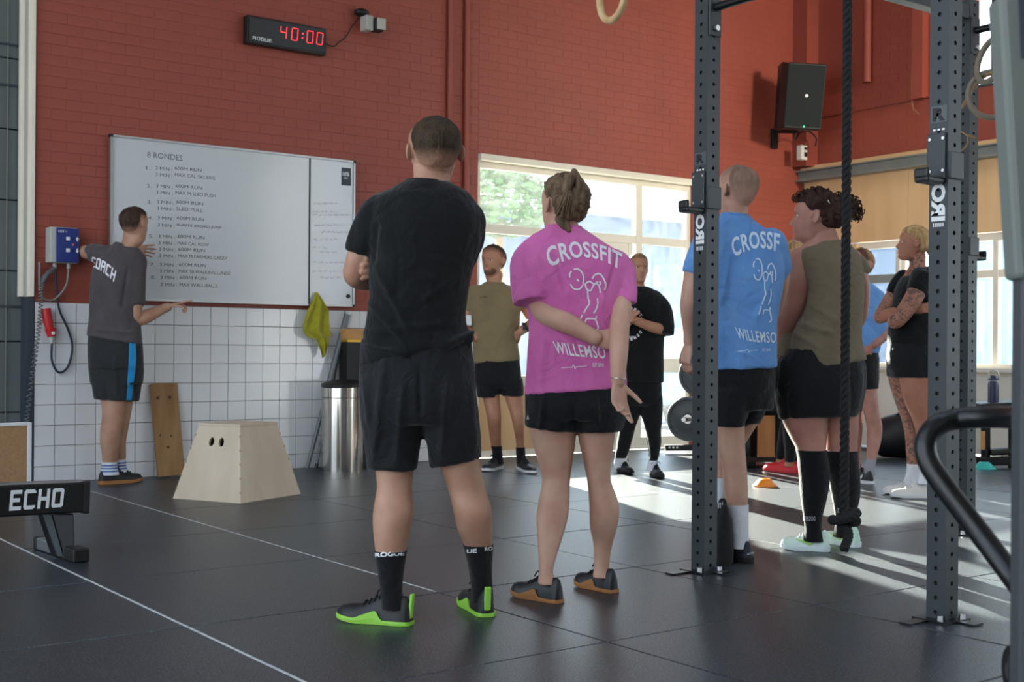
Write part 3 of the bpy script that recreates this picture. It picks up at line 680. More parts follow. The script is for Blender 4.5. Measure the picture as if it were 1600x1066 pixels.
# framed board on the left, standing on the floor
e = empty('framed_board', (1.9, 7.4, 0), 'brown board in a white frame standing behind the rower', 'board')
p1, p0 = at(44, 660, 7.6), at(-90, 668, 7.2); xd = nrm((p1 - p0) * A3(1, 1, 0)); w = .62; hh = p1[2]
yd = np.cross((0, 0, 1), xd); c = A3(p1[0], p1[1], 0) - xd * w / 2
part('panel', MB().box(c + A3(0, 0, hh / 2), (w - .02, .03, hh - .02), (xd, yd, UP)), M['cork'], e)
for q in (-1, 1): part('frame_edge', MB().box(c + xd * q * w / 2 + A3(0, 0, hh / 2), (.028, .04, hh), (xd, yd, UP)), M['white'], e, bevel=.003)
for z in (.014, hh - .008): part('frame_edge', MB().box(c + A3(0, 0, z), (w - .03, .04, .018), (xd, yd, UP)), M['white'], e, bevel=.003)
e.location = c
for ch in e.children: ch.location = Vector(ORG['framed_board']) - Vector(c)

# rower: rail with lettering, tapered leg and floor foot
def rower():
    ft = floor_pt(97, 873); d = float(ft @ FW)
    e = empty('rowing_machine', ft, 'black rowing machine rail with white lettering at the left edge', 'rower')
    a, b = at(130, 776, d + .02), at(-260, 795, d - .75); t = nrm(b - a); n = nrm(np.cross(UP, t)); n = n if n @ FW < 0 else -n
    hg = 47 * d / F
    part('rail', MB().bar(a, b, .09, hg), M['blacksatin'], e, bevel=.008)
    part('rail_top', MB().bar(a + UP * (hg / 2 + .004), b + UP * (hg / 2 + .004), .06, .008), M['alu'], e)
    part('end_cap', MB().bar(a - t * .012, a + t * .02, .10, hg + .012), M['black'], e, bevel=.006)
    p0, p1 = at(14, 800, d), at(97, 792, d); o = a + t * ((p1 - a) @ t); 
    def fn(u, v):
        P = at(14 + 84 * u + 3 * v, 798.5 - 6 * u - (32 - 2 * u) * v, d); q = P - n * ((P - (a + n * .0465)) @ n); k = (P - A3(0, 0, CH)); s = ((a + n * .0465) - A3(0, 0, CH)) @ n / (k @ n); return A3(0, 0, CH) + k * s
    block_text('lettering', 'ECHO', fn, M['white'], e, w=.27, gap=.2)
    k = at(94, 802, d); f1 = at(80, 862, d)
    top = [at(x, 802, d) for x in (61, 111)]; bot = [at(x, 870, d) for x in (84, 113)]
    part('leg', MB().prism([top[0] + n * .03, top[1] + n * .03, bot[1] + n * .03, bot[0] + n * .03], -n * .06), M['blacksatin'], e, bevel=.006)
    part('brace', MB().prism([at(x, y, d) + n * .035 for x, y in ((61, 804), (74, 804), (92, 868), (84, 868))], n * .008), M['rack'], e)
    fa, fb = floor_pt(66, 858), floor_pt(124, 878); fa[2] = fb[2] = .032
    part('foot_bar', MB().bar(fa, fb, .07, .06), M['alu'], e, bevel=.008)
    q = nrm(fb - fa); part('foot_cap', MB().bar(fb - q * .10, fb + q * .03, .078, .064), M['black'], e, bevel=.008); part('foot_cap', MB().bar(fa - q * .02, fa + q * .02, .078, .064), M['black'], e, bevel=.008)
    part('bolt', MB().cyl(at(101, 792, d) + n * .04, at(101, 792, d) + n * .05, .006, 8), M['zinc'], e)
rower()

# ------------------------------------------------------------------ the rig
def perforated(c, sx, sy, z0, z1, pitch=.0545, hr=.0088):
    """square tube with a column of round holes in each of its four faces"""
    mb = MB(); n = int((z1 - z0) / pitch); p = (z1 - z0) / n
    for k, (dx, dy) in enumerate(((1, 0), (0, 1), (-1, 0), (0, -1))):
        nn = A3(dx, dy, 0); t = A3(-dy, dx, 0); hw = (sy if dx else sx) / 2; off = (sx if dx else sy) / 2
        for i in range(n):
            zc = z0 + p * (i + .5); vs = []
            for q in range(8):
                a = q * PI / 4; X = max(-1, min(1, 1.5 * math.cos(a))); Z = max(-1, min(1, 1.5 * math.sin(a)))
                vs.append(c + nn * off + t * hw * X + A3(0, 0, zc + p / 2 * Z))
            vs += [c + nn * off + t * hr * math.cos(q * PI / 4) + A3(0, 0, zc + hr * math.sin(q * PI / 4)) for q in range(8)]
            vs += [v - nn * .005 for v in vs[8:]]
            fs = [(q, (q + 1) % 8, 8 + (q + 1) % 8, 8 + q) for q in range(8)] + [(8 + q, 8 + (q + 1) % 8, 16 + (q + 1) % 8, 16 + q) for q in range(8)]
            mb.add(vs, fs)
    return mb
rig = empty('power_rack', (4.09, 4.0, 0), 'tall charcoal steel training rig with perforated uprights', 'rack')
UPS = [(4.088, 4.009), (4.088, 2.77), (6.12, 4.009), (6.12, 2.77)]; HS = .0405
for i, (x, y) in enumerate(UPS):
    c = A3(x, y, 0)
    u = part('upright', perforated(c, HS * 2, HS * 2, .006, 2.95), M['rack'], rig, rec=False)
    core = part('shade_core', MB().box((x, y, 1.475), (.064, .064, 2.93)), M['rackshade'], u)  # near-black filler: shade inside the hollow tube, put into the colour
    part('base_plate', MB().box((x - .005, y + .0, .005), (.15, .15, .01)).box((x - .12, y + .03, .004), (.14, .05, .006)).box((x + .02, y - .09, .004), (.06, .10, .006)), M['blacksatin'], u)
    for dx, dy in ((-.06, -.03), (.035, -.062)): part('anchor_bolt', MB().cyl((x + dx, y + dy, .01), (x + dx, y + dy, .028), .012, 6), M['zinc'], u)
for a, b in ((0, 1), (2, 3)):
    (xa, ya), (xb, yb) = UPS[a], UPS[b]
    zb_ = 2.56 if a == 0 else 2.78
    part('pull_up_bar', MB().cyl((xa, ya - .05, zb_), (xb, yb + .05, zb_), .019, 16), M['blacksatin'], rig, sm=True)
    for y in (ya - .045, yb + .045):
        f = part('bar_flange', MB().box((xa, y, zb_ - .03), (.075, .012, .20)), M['rack'], rig, bevel=.004)
        part('bolt', MB().cyl((xa, y - .02, zb_ - .095), (xa, y + .02, zb_ - .095), .014, 6), M['zinc'], f)
for a, b in ((0, 2), (1, 3)):
    (xa, ya), (xb, yb) = UPS[a], UPS[b]; part('crossmember', MB().bar((xa + .04, ya, 2.88), (xb - .04, yb, 2.88), .075, .075), M['rack'], rig, bevel=.004)
def face_txt(name, txt, i, z0, z1, w, m, rot=False, bold=.03, ylo=0):
    x, y = UPS[i]; xx = x - HS - .0012
    if rot: fn = lambda u, v: A3(xx, y + w / 2 - v * w + ylo, 0) * A3(1, 1, 0) + A3(0, 0, z0 + u * (z1 - z0)) if False else A3(xx, y - w / 2 + (1 - (1 - v)) * 0 + (1 - v) * w + ylo, z0 + u * (z1 - z0))
    else: fn = lambda u, v: A3(xx, y + w / 2 - u * w + ylo, z0 + v * (z1 - z0))
    text(name, txt, fn, m, rig, bold=bold)
def jcup(i, zt, s=-1):
    x, y = UPS[i]; j = empty('rack_hook', (x + s * HS, y, zt - .18), None, None)
    xx = x + s * (HS + .006)
    j['label'] = {0: 'grey rack hook pointing left on the upright that covers the blue shirted man', 1: 'large black rack hook on the upright in front of the blond woman', 2: 'black rack hook sticking out from the upright before the side windows'}[i]; j['category'] = 'rack hook'; j['group'] = 'hooks on the rig uprights'
    part('plate', MB().box((xx, y + .005, zt - .085), (.012, .078, .17)), M['rack'], j, bevel=.003)
    part('side_plate', MB().box((x, y - HS - .006, zt - .12), (.085, .012, .10)), M['rack'], j, bevel=.003)
    part('hook_arm', MB().box((xx + s * .05, y, zt - .178), (.11, .062, .026)).box((xx + s * .098, y, zt - .156), (.018, .062, .04)), M['black'], j, bevel=.012)
    for dy in (-.026, .03):
        for dz in (-.03, -.15): part('rivet', MB().cyl((xx + s * .005, y + dy, zt + dz + .01), (xx + s * .009, y + dy, zt + dz + .01), .006, 8), M['zinc'], j)
lit_grey = mat('lit steel tone', (80, 86, 88), .45, metal=.3)
zz = lambda px, py, d: float(at(px, py, d)[2])
d1, d2 = 5.66, 4.65
for i_, (px_, d_) in enumerate(((1090, d1), (1466, d2))):
    x, y = UPS[i_]; y0_, y1_ = ((259, 240), (192, 166))[i_]
    part('lit_face_patch', MB().box((x - HS - .0004, y, (zz(px_, y0_, d_) + zz(px_, y1_, d_)) / 2), (.0012, .07, zz(px_, y1_, d_) - zz(px_, y0_, d_))), lit_grey, rig)  # lighter patch painted behind the R, standing in for light on the face
face_txt('logo', 'R', 0, zz(1090, 257, d1), zz(1090, 242, d1), .05, M['blackprint'], bold=.06)
face_txt('logo', 'R', 1, zz(1466, 190, d2), zz(1466, 169, d2), .055, M['blackprint'], bold=.06)
face_txt('decal_dashes', '- - -', 0, zz(1090, 268, d1), zz(1090, 265.5, d1), .045, M['white'], bold=.05)
face_txt('decal_dashes', '- - -', 1, zz(1466, 205, d2), zz(1466, 202, d2), .05, M['white'], bold=.05)
face_txt('decal', 'IRO', 0, zz(1090, 382, d1), zz(1090, 336, d1), .055, M['white'], rot=True, bold=.05)
face_txt('decal', 'IRO', 1, zz(1466, 346, d2), zz(1466, 287, d2), .06, M['white'], rot=True, bold=.05)
face_txt('decal_barcode', '||||||', 0, zz(1090, 392, d1), zz(1090, 386, d1), .04, M['white'])
face_txt('decal_barcode', '||||||', 1, zz(1466, 355, d2), zz(1466, 349, d2), .045, M['white'])
jcup(0, zz(1090, 270, d1)); jcup(1, zz(1466, 210, d2)); jcup(2, zz(1527, 350, 6.8), 1)

# climbing rope
rp_ = empty('climbing_rope', at(1325, 812, 5.3), 'black climbing rope hanging with a knot near its end', 'rope')
def twisted(name, Q, turns, r, m, parent):
    Q = np.asarray(Q, float); T = np.gradient(Q, axis=0); T /= np.linalg.norm(T, axis=1)[:, None]; x = nrm(np.cross(T[0], (.3, .8, .1))); A = []
    for t in T: x = nrm(x - t * (x @ t)); A.append((x, np.cross(t, x)))
    X = np.array([q[0] for q in A]); Y = np.array([q[1] for q in A])
    for k in range(3):
        ph = (np.linspace(0, 2 * PI * turns, len(Q)) + k * 2 * PI / 3)[:, None]; part(name, MB().tube(Q + (X * np.cos(ph) + Y * np.sin(ph)) * r * .95, r * 1.05, 8), m, parent, sm=True)
top, kn = at(1325, -60, 5.3), at(1325, 812, 5.3); kn = A3(top[0], top[1], kn[2])
top = A3(kn[0], kn[1], ZC - .02)
twisted('strand', top + (kn - top) * np.linspace(0, 1, 1100)[:, None], 55, .0105, M['rope'], rp_)
kq = [(0, 0, .03), (.02, -.02, .012), (.046, -.012, .0), (.05, .014, -.012), (.012, .03, -.014), (-.035, .02, -.006), (-.05, -.012, .0), (-.02, -.036, .004), (.025, -.034, .02), (.052, -.006, .03), (.03, .03, .02), (-.006, .02, -.01), (-.004, 0, -.04)]
twisted('knot', smooth([kn + RT * a + FW * b + UP * c for a, b, c in kq], 14), 9, .0108, M['rope'], rp_)
tl = smooth(np.array([kn + A3(0, 0, -.03), at(1326, 836, 5.29), at(1319, 858, 5.26)]), 30); twisted('tail', tl, 3, .0105, M['rope'], rp_)

# gym rings
def ring_thing(c, R, r, nrm_, m, label, strap_top, name='gym_ring', group=None):
    e = empty(name, c, label, 'gym ring', group); n = nrm(nrm_); x = nrm(np.cross(n, UP)); y = np.cross(n, x); an = np.linspace(0, 2 * PI, 49)[:-1]
    part('ring', MB().tube(c + np.outer(np.cos(an), x) * R + np.outer(np.sin(an), y) * R, r, 14, hint=n, closed=True), m, e, sm=True)
    k_ = c + y * (R - r) * (1 if y[2] > 0 else -1); part('strap', MB().bar(k_, A3(k_[0], k_[1], ZC - .01), .004, .028, up=n), M['black'], e)
d = 4.9; ring_thing(at(957, -10, d), .104, .0148, RT * .9 + FW * .42, M['woodring'], 'wooden gymnastic ring hanging at the top edge before the red wall', at(962, -160, d))
ring_thing(at(1550, 148, 6.1), .112, .0145, FW + RT * .2, M['greyring'], 'lower grey gymnastic ring, a full circle beside the rig', None, group=None)
ring_thing(at(1550, 93, 6.0), .112, .0145, RT * .93 + FW * .25 - UP * .22, M['greyring'], 'upper grey gymnastic ring seen nearly edge on above the other', at(1552, -40, 6.0))
cd = part('cord', MB().tube([at(1504, 167, 6.4), at(1520, 140, 6.3), at(1540, 118, 6.1), at(1562, 116, 6.1)], .009, 8, sub=4), M['cord'], None, sm=True)
tag(cd, 'tan cord tied from the rig upright to the grey rings', 'cord')
cd = part('cord', MB().tube([at(1501, 205, 6.55), at(1512, 212, 6.5), at(1526, 217, 6.5), at(1513, 211, 6.5), at(1512, 224, 6.5), at(1505, 234, 6.5), at(1500, 235, 6.55)], .0045, 8, sub=5), M['cord'], None, sm=True)
tag(cd, 'thin tan string looped around the rear upright', 'cord')

# loudspeaker on its wall bracket
sk = empty('loudspeaker', at(1252, 200, 13.22), 'black loudspeaker on a bracket high in the red corner', 'speaker')
dS = 13.22; fr_ = [at(1232, 96, dS), at(1293, 100, dS), at(1283, 204, dS), at(1215.5 + 9, 200, dS)]
bk = [p + FW * .30 - RT * .03 + (sum(fr_) / 4 - p) * .12 for p in fr_]
mb = MB(); mb.add(fr_ + bk, [(0, 1, 2, 3), (7, 6, 5, 4), (0, 4, 5, 1), (1, 5, 6, 2), (2, 6, 7, 3), (3, 7, 4, 0)]); part('cabinet', mb, M['black'], sk, bevel=.015)
cq = sum(fr_) / 4; gr = [cq + (p - cq) * .93 - FW * .006 for p in fr_]
part('grille', MB().prism(gr, FW * .01), mat('dark mesh grille', (26, 32, 31), .85, bump=.5, bs=300), sk)
wl2 = [at(1232, 97, dS), at(1224.5, 200, dS), at(1215, 198, dS + .12), at(1222, 96, dS + .12)]
part('side_cheek', MB().prism(wl2, FW * .2), M['black'], sk, bevel=.01)
part('badge', MB().cyl(at(1260, 150, dS) - FW * .014, at(1260, 150, dS), .018, 16), M['white'], sk)
part('led', MB().cyl(at(1256, 198, dS) - FW * .012, at(1256, 198, dS), .008, 8), mat('green led', (80, 200, 140), .4, emit=1.5), sk)
wp = on_y(1210, 217, WY - .02)
part('wall_plate', MB().box(wp, (.09, .04, .22)), M['black'], sk, bevel=.004)
part('bracket_arm', MB().bar(wp + A3(0, -.02, .08), at(1246, 206, 13.5), .04, .04), M['black'], sk)
part('cable', MB().tube([at(1240, 205, 13.5), at(1243, 218, 13.5), at(1249, 208, 13.6), at(1262, 205, 13.7), at(1275, 215, 13.8), at(1274, 228, 13.85)], .008, 6, sub=4), M['black'], sk, sm=True)
sw = empty('switch_box', on_y(1253, 250, WY - .234), 'small white switch box in the corner below the loudspeaker', 'switch')
c = on_y(1253, 239, WY - .234); part('housing', MB().box(c, (.10, .07, .16)), M['offwhite'], sw, bevel=.006); part('socket', MB().box(c + A3(.02, -.036, -.02), (.045, .004, .05)).box(c + A3(.02, -.036, .045), (.045, .004, .03)), M['black'], sw)

# bumper plates on a toaster rack by the window
def plate_at(px, py, d, R, label):
    c = at(px, py, d); n = -FW * .88 - RT * .47; n = nrm(n); e = empty('weight_plate', c - UP * R, label, 'weight plate', 'bumper plates by the window'); ax = (nrm(np.cross(UP, n)), UP, n)
    part('disc', MB().lathe([(.03, .02), (.055, .02), (.06, .028), (.10, .024), (.12, .012), (R - .035, .012), (R - .03, .03), (R - .006, .03), (R, .02), (R, -.03), (R - .01, -.035), (.03, -.035)], c, 48, ax), M['bumper'], e, sm=True)
    part('hub', MB().lathe([(.026, .03), (.045, .03), (.045, -.03), (.026, -.03), (.026, .03)], c, 24, ax), M['chrome'], e, sm=True)
    return c, n
c1, nn = plate_at(1076, 655, 12.3, .223, 'bumper plate standing upright on the low rack by the window')
c2, nn = plate_at(1094, 586, 12.1, .215, 'bumper plate on the peg above the standing plate, half hidden by the upright')
e = empty('plate_rack', (c1[0], c1[1], 0), 'low black plate rack by the window', 'rack')
fz = at(1060, 700, 12.3); part('base_rail', MB().bar(at(1039, 700, 12.2) , at(1120, 699, 12.2), .07, .055), M['black'], e, bevel=.004)
for px in (1046, 1052, 1058): part('bolt', MB().cyl(at(px, 699.5, 12.165) - FW * .003, at(px, 699.5, 12.165) + FW * .01, .011, 8), M['white'], e)
part('post', MB().bar(at(1105, 700, 12.3), at(1105, 545, 12.3), .07, .07, up=(0, 1, 0)), M['black'], e)
for c in (c1, c2): part('peg', MB().cyl(c - nn * .1, c + nn * .14, .024, 14), M['chrome'], e, sm=True)

# dark shelf with wooden boxes behind the blue shirt
d = 10.9; e = empty('storage_shelf', floor_pt(1190, 722), 'dark storage shelf with wooden boxes behind the blue shirted man', 'shelf')
for px in (1140, 1172, 1236): part('post', MB().bar(at(px, 712, d) * A3(1, 1, 0), at(px, 560, d), .07, .07, up=(0, 1, 0)), M['black'], e)
for y in (633, 716, 575): part('shelf_board', MB().bar(at(1138, y, d), at(1240, y, d), .36, .10 if y == 633 else .04), M['black'], e)
part('back_panel', MB().bar(at(1138, 640, d + .2), at(1240, 640, d + .2), .02, .9), M['black'], e)
M['crate'] = mat('brown wood crate', (176, 118, 66), .6, var=.2, vs=8, stretch=(1, 1, .2))
for i, (px, y0, y1, w, lb) in enumerate(((1197, 714, 650, 24, 'brown wooden box on the bottom of the dark shelf'), (1199, 622, 598, 26, 'brown wooden box on the middle of the dark shelf'))):
    b = empty('wooden_box', at(px, y0, d), lb, 'box'); s = d / F
    part('front_panel', MB().bar(at(px - w / 2, (y0 + y1) / 2, d - .13), at(px + w / 2, (y0 + y1) / 2, d - .13), .02, (y0 - y1) * s), M['crate'], b, bevel=.003)
    part('side_panel', MB().bar(at(px - w / 2, (y0 + y1) / 2, d - .13), at(px - w / 2, (y0 + y1) / 2, d + .1), .02, (y0 - y1) * s), M['crate'], b)
    part('side_panel', MB().bar(at(px + w / 2, (y0 + y1) / 2, d - .13), at(px + w / 2, (y0 + y1) / 2, d + .1), .02, (y0 - y1) * s), M['crate'], b)
# black duffel / sandbag against the low wall
c = floor_pt(1392, 716); e = empty('sandbag', c, 'big black rounded training bag on the floor behind the blond woman', 'bag'); mb = MB()
mb.tube([c + RT * -.02 + UP * .20, c + RT * .10 + UP * .215, c + RT * .35 + UP * .20], [(.2, .2), (.215, .21), (.2, .2)], 24, sub=4); part('shell', mb, M['black'], e, sm=True)
part('handle', MB().tube([c + RT * .02 + UP * .4 - FW * .05, c + RT * .1 + UP * .45 - FW * .08, c + RT * .2 + UP * .43 - FW * .08], .014, 8, sub=4), M['black'], e, sm=True)

# bench frame with the bottle, right
d = 10.9; e = empty('bench', floor_pt(1565, 733), 'black steel bench frame standing under the side window', 'bench')
L = lambda px, py, dd=0: at(px, py, d + dd)
part('seat', MB().bar(L(1520, 634), L(1640, 628), .42, .05), M['black'], e, bevel=.01)
for px in (1540, 1583, 1625):
    part('leg', MB().bar(L(px, 727) * A3(1, 1, 0), L(px, 634), .06, .06, up=(0, 1, 0)), M['blacksatin'], e, bevel=.004)
part('floor_rail', MB().bar(L(1528, 721), L(1640, 718), .10, .075), M['blacksatin'], e, bevel=.008)
part('rubber_foot', MB().bar(L(1545, 707), L(1600, 704), .1, .06), M['black'], e, bevel=.02)
for px in (1536, 1590): part('wooden_strip', MB().bar(L(px, 703, -.06), L(px, 674, -.06), .035, .02, up=(0, 1, 0)), M['woodblock'], e)
bp = at(1552, 631.5, 10.85); bt = empty('water_bottle', bp, 'navy water bottle with a wire loop handle on the bench', 'bottle'); s = 10.85 / F
part('body', MB().lathe([(.005, 0), (8 * s, 0), (8.2 * s, 2 * s), (8.2 * s, 30 * s), (7.4 * s, 34 * s), (6.2 * s, 36 * s), (.005, 36 * s)], bp, 24), M['bottle'], bt, sm=True)
part('collar', MB().lathe([(6.6 * s, 35.5 * s), (6.6 * s, 37.5 * s), (.005, 37.5 * s)], bp, 24), M['greyplastic'], bt, sm=True)
part('cap', MB().lathe([(8.3 * s, 37.5 * s), (8.3 * s, 40.5 * s), (4.5 * s, 41 * s), (4.2 * s, 45 * s), (.005, 45.4 * s)], bp, 24), M['bottle'], bt, sm=True)
part('handle', MB().tube([bp + RT * a * s + UP * b * s for a, b in ((-7.5, 39), (-7.8, 46), (-5, 51.5), (0, 52.5), (5, 51.5), (7.8, 46), (7.5, 39))], .005, 8, sub=4), M['zinc'], bt, sm=True)

def cone(px, py, wpx, hpx, m, label, name='marker_cone'):
    c = floor_pt(px, py); s = float(c @ FW) / F; e = empty(name, c, label, 'cone'); R, h = wpx / 2 * s, hpx * s
    part('shell', MB().lathe([(R, .002), (R, .008), (R * .86, h * .3), (R * .62, h * .75), (R * .42, h), (R * .34, h), (R * .34, h * .6), (R * .8, .002), (R, .002)], c, 32), m, e, sm=True)
    part('rim', MB().lathe([(R * 1.04, .001), (R * 1.04, .006), (R * .9, .007), (R * .9, .001), (R * 1.04, .001)], c, 32), m, e, sm=True)
cone(1195, 760, 37, 12, M['orange'], 'flat orange marker cone on the mats by the red shoes')
cone(1538, 733, 34, 11, M['teal'], 'flat teal marker cone under the bench edge')
cone(1592, 806, 22, 7, mat('red orange cone', (226, 96, 50), .45), 'small red orange marker cone at the right edge')

# black gym bag standing behind the nearer upright
c = floor_pt(1128, 880); s = float(c @ FW) / F; e = empty('gym_bag', c, 'small black bag standing on the floor behind the upright', 'bag')
part('body', MB().loft([c + UP * z * s + np.outer(np.cos(an) * np.abs(np.cos(an)) ** -.3 * w * s, RT) + np.outer(np.sin(an) * np.abs(np.sin(an) + 1e-6) ** -.3 * .07, FW) for an in [np.arange(28) / 28 * 2 * PI + .01] for z, w in ((0, 14), (4, 17), (40, 17), (70, 14), (86, 9), (93, 5))]), mat('black nylon', (20, 21, 24), .7, bump=.3, bs=120), e, sm=True)
part('strap', MB().tube([c + RT * a * s + UP * b * s - FW * .02 for a, b in ((-3, 88), (-4, 98), (2, 99), (4, 90))], .008, 8, sub=4), M['black'], e, sm=True)
for k in range(3): part('logo_stripe', MB().bar(c + RT * (-9.5 + k * 3) * s + UP * 88 * s - FW * .06, c + RT * (-9 + k * 3) * s + UP * 96 * s - FW * .05, .004, .0045, up=FW), M['white'], e)

# near machine at the right edge: bent handrail, post and pale tapered upright
def machine():
    d = 2.25; e = empty('exercise_machine', floor_pt(1592, 1210) if False else A3(*at(1600, 700, d)[:2], 0), 'near exercise machine with a bent black handrail at the right edge', 'machine')
    path = [at(x, y, dd) for x, y, dd in ((1618, 655, 2.03), (1590, 653, 2.12), (1550, 652, 2.2), (1500, 654, 2.25), (1466, 664, 2.24), (1447, 688, 2.23), (1450, 720, 2.22), (1475, 760, 2.2), (1530, 832, 2.16), (1585, 905, 2.1), (1612, 944, 2.04))]
    part('handrail', MB().tube(path, .0195, 20, sub=5), M['blacksatin'], e, sm=True)
    part('post', MB().bar(at(1614, 430, 2.0) * A3(1, 1, 0), at(1614, 430, 2.0), .05, .052, up=RT), mat('dark grey post', (64, 68, 70), .45), e, bevel=.008)
    q = [(1563, -10), (1590, 437), (1640, 437), (1640, -10)]
    part('tapered_upright', MB().prism([at(x, y, 1.97) for x, y in q], FW * .06), M['slab'], e, bevel=.01)
    part('groove', MB().prism([at(x, y, 1.965) for x, y in ((1592, -10), (1597, 90), (1640, 90), (1640, -10))], FW * .004), M['gatedark'], e)
    w = at(1598, 1050, 2.2); part('wheel', MB().lathe([(.004, -.02), (.045, -.02), (.05, -.012), (.05, .012), (.045, .02), (.004, .02)], w, 24, (FW, UP, RT)), M['black'], e, sm=True)
    part('wheel_hub', MB().lathe([(.004, -.024), (.018, -.024), (.02, .024), (.004, .024)], w, 16, (FW, UP, RT)), M['zinc'], e, sm=True)
    part('foot_strut', MB().bar(w, at(1616, 1040, 2.02), .05, .05), M['blacksatin'], e)
machine()
# ------------------------------------------------------------------ people: body builder
def remesh(mb, voxel, it=3, fac=.5):
    me = mesh(mb, np.zeros(3)); fixn(me); o = bpy.data.objects.new('tmp', me); COL.objects.link(o)
    m = o.modifiers.new('r', 'REMESH'); m.mode = 'VOXEL'; m.voxel_size = voxel
    if it: s = o.modifiers.new('s', 'SMOOTH'); s.iterations = it; s.factor = fac
    out = bpy.data.meshes.new_from_object(o.evaluated_get(bpy.context.evaluated_depsgraph_get()))
    bpy.data.objects.remove(o); bpy.data.meshes.remove(me); return out
def verts(me):
    a = np.empty(len(me.vertices) * 3); me.vertices.foreach_get('co', a); return a.reshape(-1, 3)
def norms(me):
    a = np.empty(len(me.vertices) * 3); me.vertex_normals.foreach_get('vector', a); return a.reshape(-1, 3)
def setv(me, V): me.vertices.foreach_set('co', V.ravel()); me.update()
def wrinkle(me, amp=.003, wl=.11, folds=(), dirs=None, seed=0):
    V, Nn = verts(me), norms(me); r = np.random.default_rng(seed); D = np.zeros(len(V))
    for k in range(4):
        d = nrm(r.normal(size=3) * (A3(1, 1, .5) if dirs is None else dirs)); w = wl * r.uniform(.7, 1.5)
        d2 = nrm(r.normal(size=3)); ph = r.uniform(0, 6)
        x = 2 * PI * (V @ d) / w + 1.8 * np.sin(2 * PI * (V @ d2) / (w * 2.6) + ph) + ph
        D += (np.abs(np.sin(x / 2)) ** .7 - .6) * (.5 + .5 * np.sin(2 * PI * (V @ d2) / (w * 3.3) + ph * 2)) * amp * 1.3
    if folds:
        P = to_px(V); facing = (Nn @ FW) < .2
        for x0, y0, x1, y1, w, a in folds:
            p, q = A3(x0, y0)[:2], A3(x1, y1)[:2]; L = np.linalg.norm(q - p); t = ((P - p) @ (q - p)) / L ** 2
            ds = np.abs((P - p) @ np.array([-(q - p)[1], (q - p)[0]]) / L)
            D += np.where(facing & (t > -.1) & (t < 1.1), 1.5 * a * np.exp(-(ds / w) ** 2) * np.clip(np.minimum(t + .1, 1.1 - t) * 5, 0, 1), 0)
    setv(me, V + Nn * D[:, None])

HF = np.array([(0, .30), (.05, .385), (.12, .405), (.18, .385), (.24, .40), (.30, .405), (.36, .395), (.45, .39), (.52, .385), (.58, .405), (.68, .405), (.78, .365), (.88, .27), (.95, .16), (1, .0)])
HB = np.array([(0, .0), (.1, .10), (.2, .25), (.3, .37), (.4, .44), (.5, .48), (.6, .50), (.7, .49), (.8, .43), (.9, .30), (.97, .14), (1, .0)])
HW = np.array([(0, .13), (.06, .20), (.12, .235), (.2, .265), (.3, .295), (.4, .32), (.5, .333), (.6, .342), (.7, .34), (.8, .305), (.9, .22), (.97, .105), (1, .0)])
def head_grid(face=1.0, nz=64, na=88):
    z = np.sin(np.linspace(-PI / 2, PI / 2, nz)) * .5 + .5; a = np.arange(na) / na * 2 * PI
    Z, A = np.meshgrid(z, a, indexing='ij')
    f, b, w = (np.interp(z, T[:, 0], T[:, 1]) for T in (HF, HB, HW))
    k = np.ones(3) / 3
    f, b, w = (np.concatenate([[q[0]], np.convolve(q, k, 'valid'), [q[-1]]]) for q in (f, b, w))
    c, s = np.cos(A), np.sin(A); e = .92
    Y = np.where(c > 0, f[:, None], b[:, None]) * np.sign(c) * np.abs(c) ** e; X = w[:, None] * np.sign(s) * np.abs(s) ** .95
    fr = np.clip(c, 0, 1) ** .5 * face
    X = X * np.where(c < .15, np.interp(Z, [0, .12, .28, .45, .6], [.62, .70, .82, .95, 1.0]) * np.clip((.15 - c) / .5, 0, 1) + 1 - np.clip((.15 - c) / .5, 0, 1), 1)
    nose = np.interp(Z, [.30, .325, .36, .40, .48, .56], [0, .05, .115, .10, .045, .0]); nw = np.interp(Z, [.33, .40, .56], [.062, .055, .035])
    Y = Y + fr * nose * np.exp(-(X / nw) ** 2)
    for sx in (-1, 1):
        Y = Y - fr * .042 * np.exp(-((X - sx * .135) / .075) ** 2 - ((Z - .515) / .045) ** 2)
        Y = Y + fr * .012 * np.exp(-((X - sx * .13) / .09) ** 2 - ((Z - .60) / .03) ** 2)
        Y = Y + fr * .012 * np.exp(-((X - sx * .17) / .07) ** 2 - ((Z - .40) / .06) ** 2)
    Y = Y + fr * .026 * np.exp(-(X / .10) ** 2) * (np.exp(-((Z - .252) / .022) ** 2) + np.exp(-((Z - .205) / .022) ** 2)) - fr * .02 * np.exp(-(X / .09) ** 2 - ((Z - .228) / .009) ** 2)
    Y = Y + fr * .015 * np.exp(-(X / .1) ** 2 - ((Z - .09) / .05) ** 2)
    return X, Y, Z

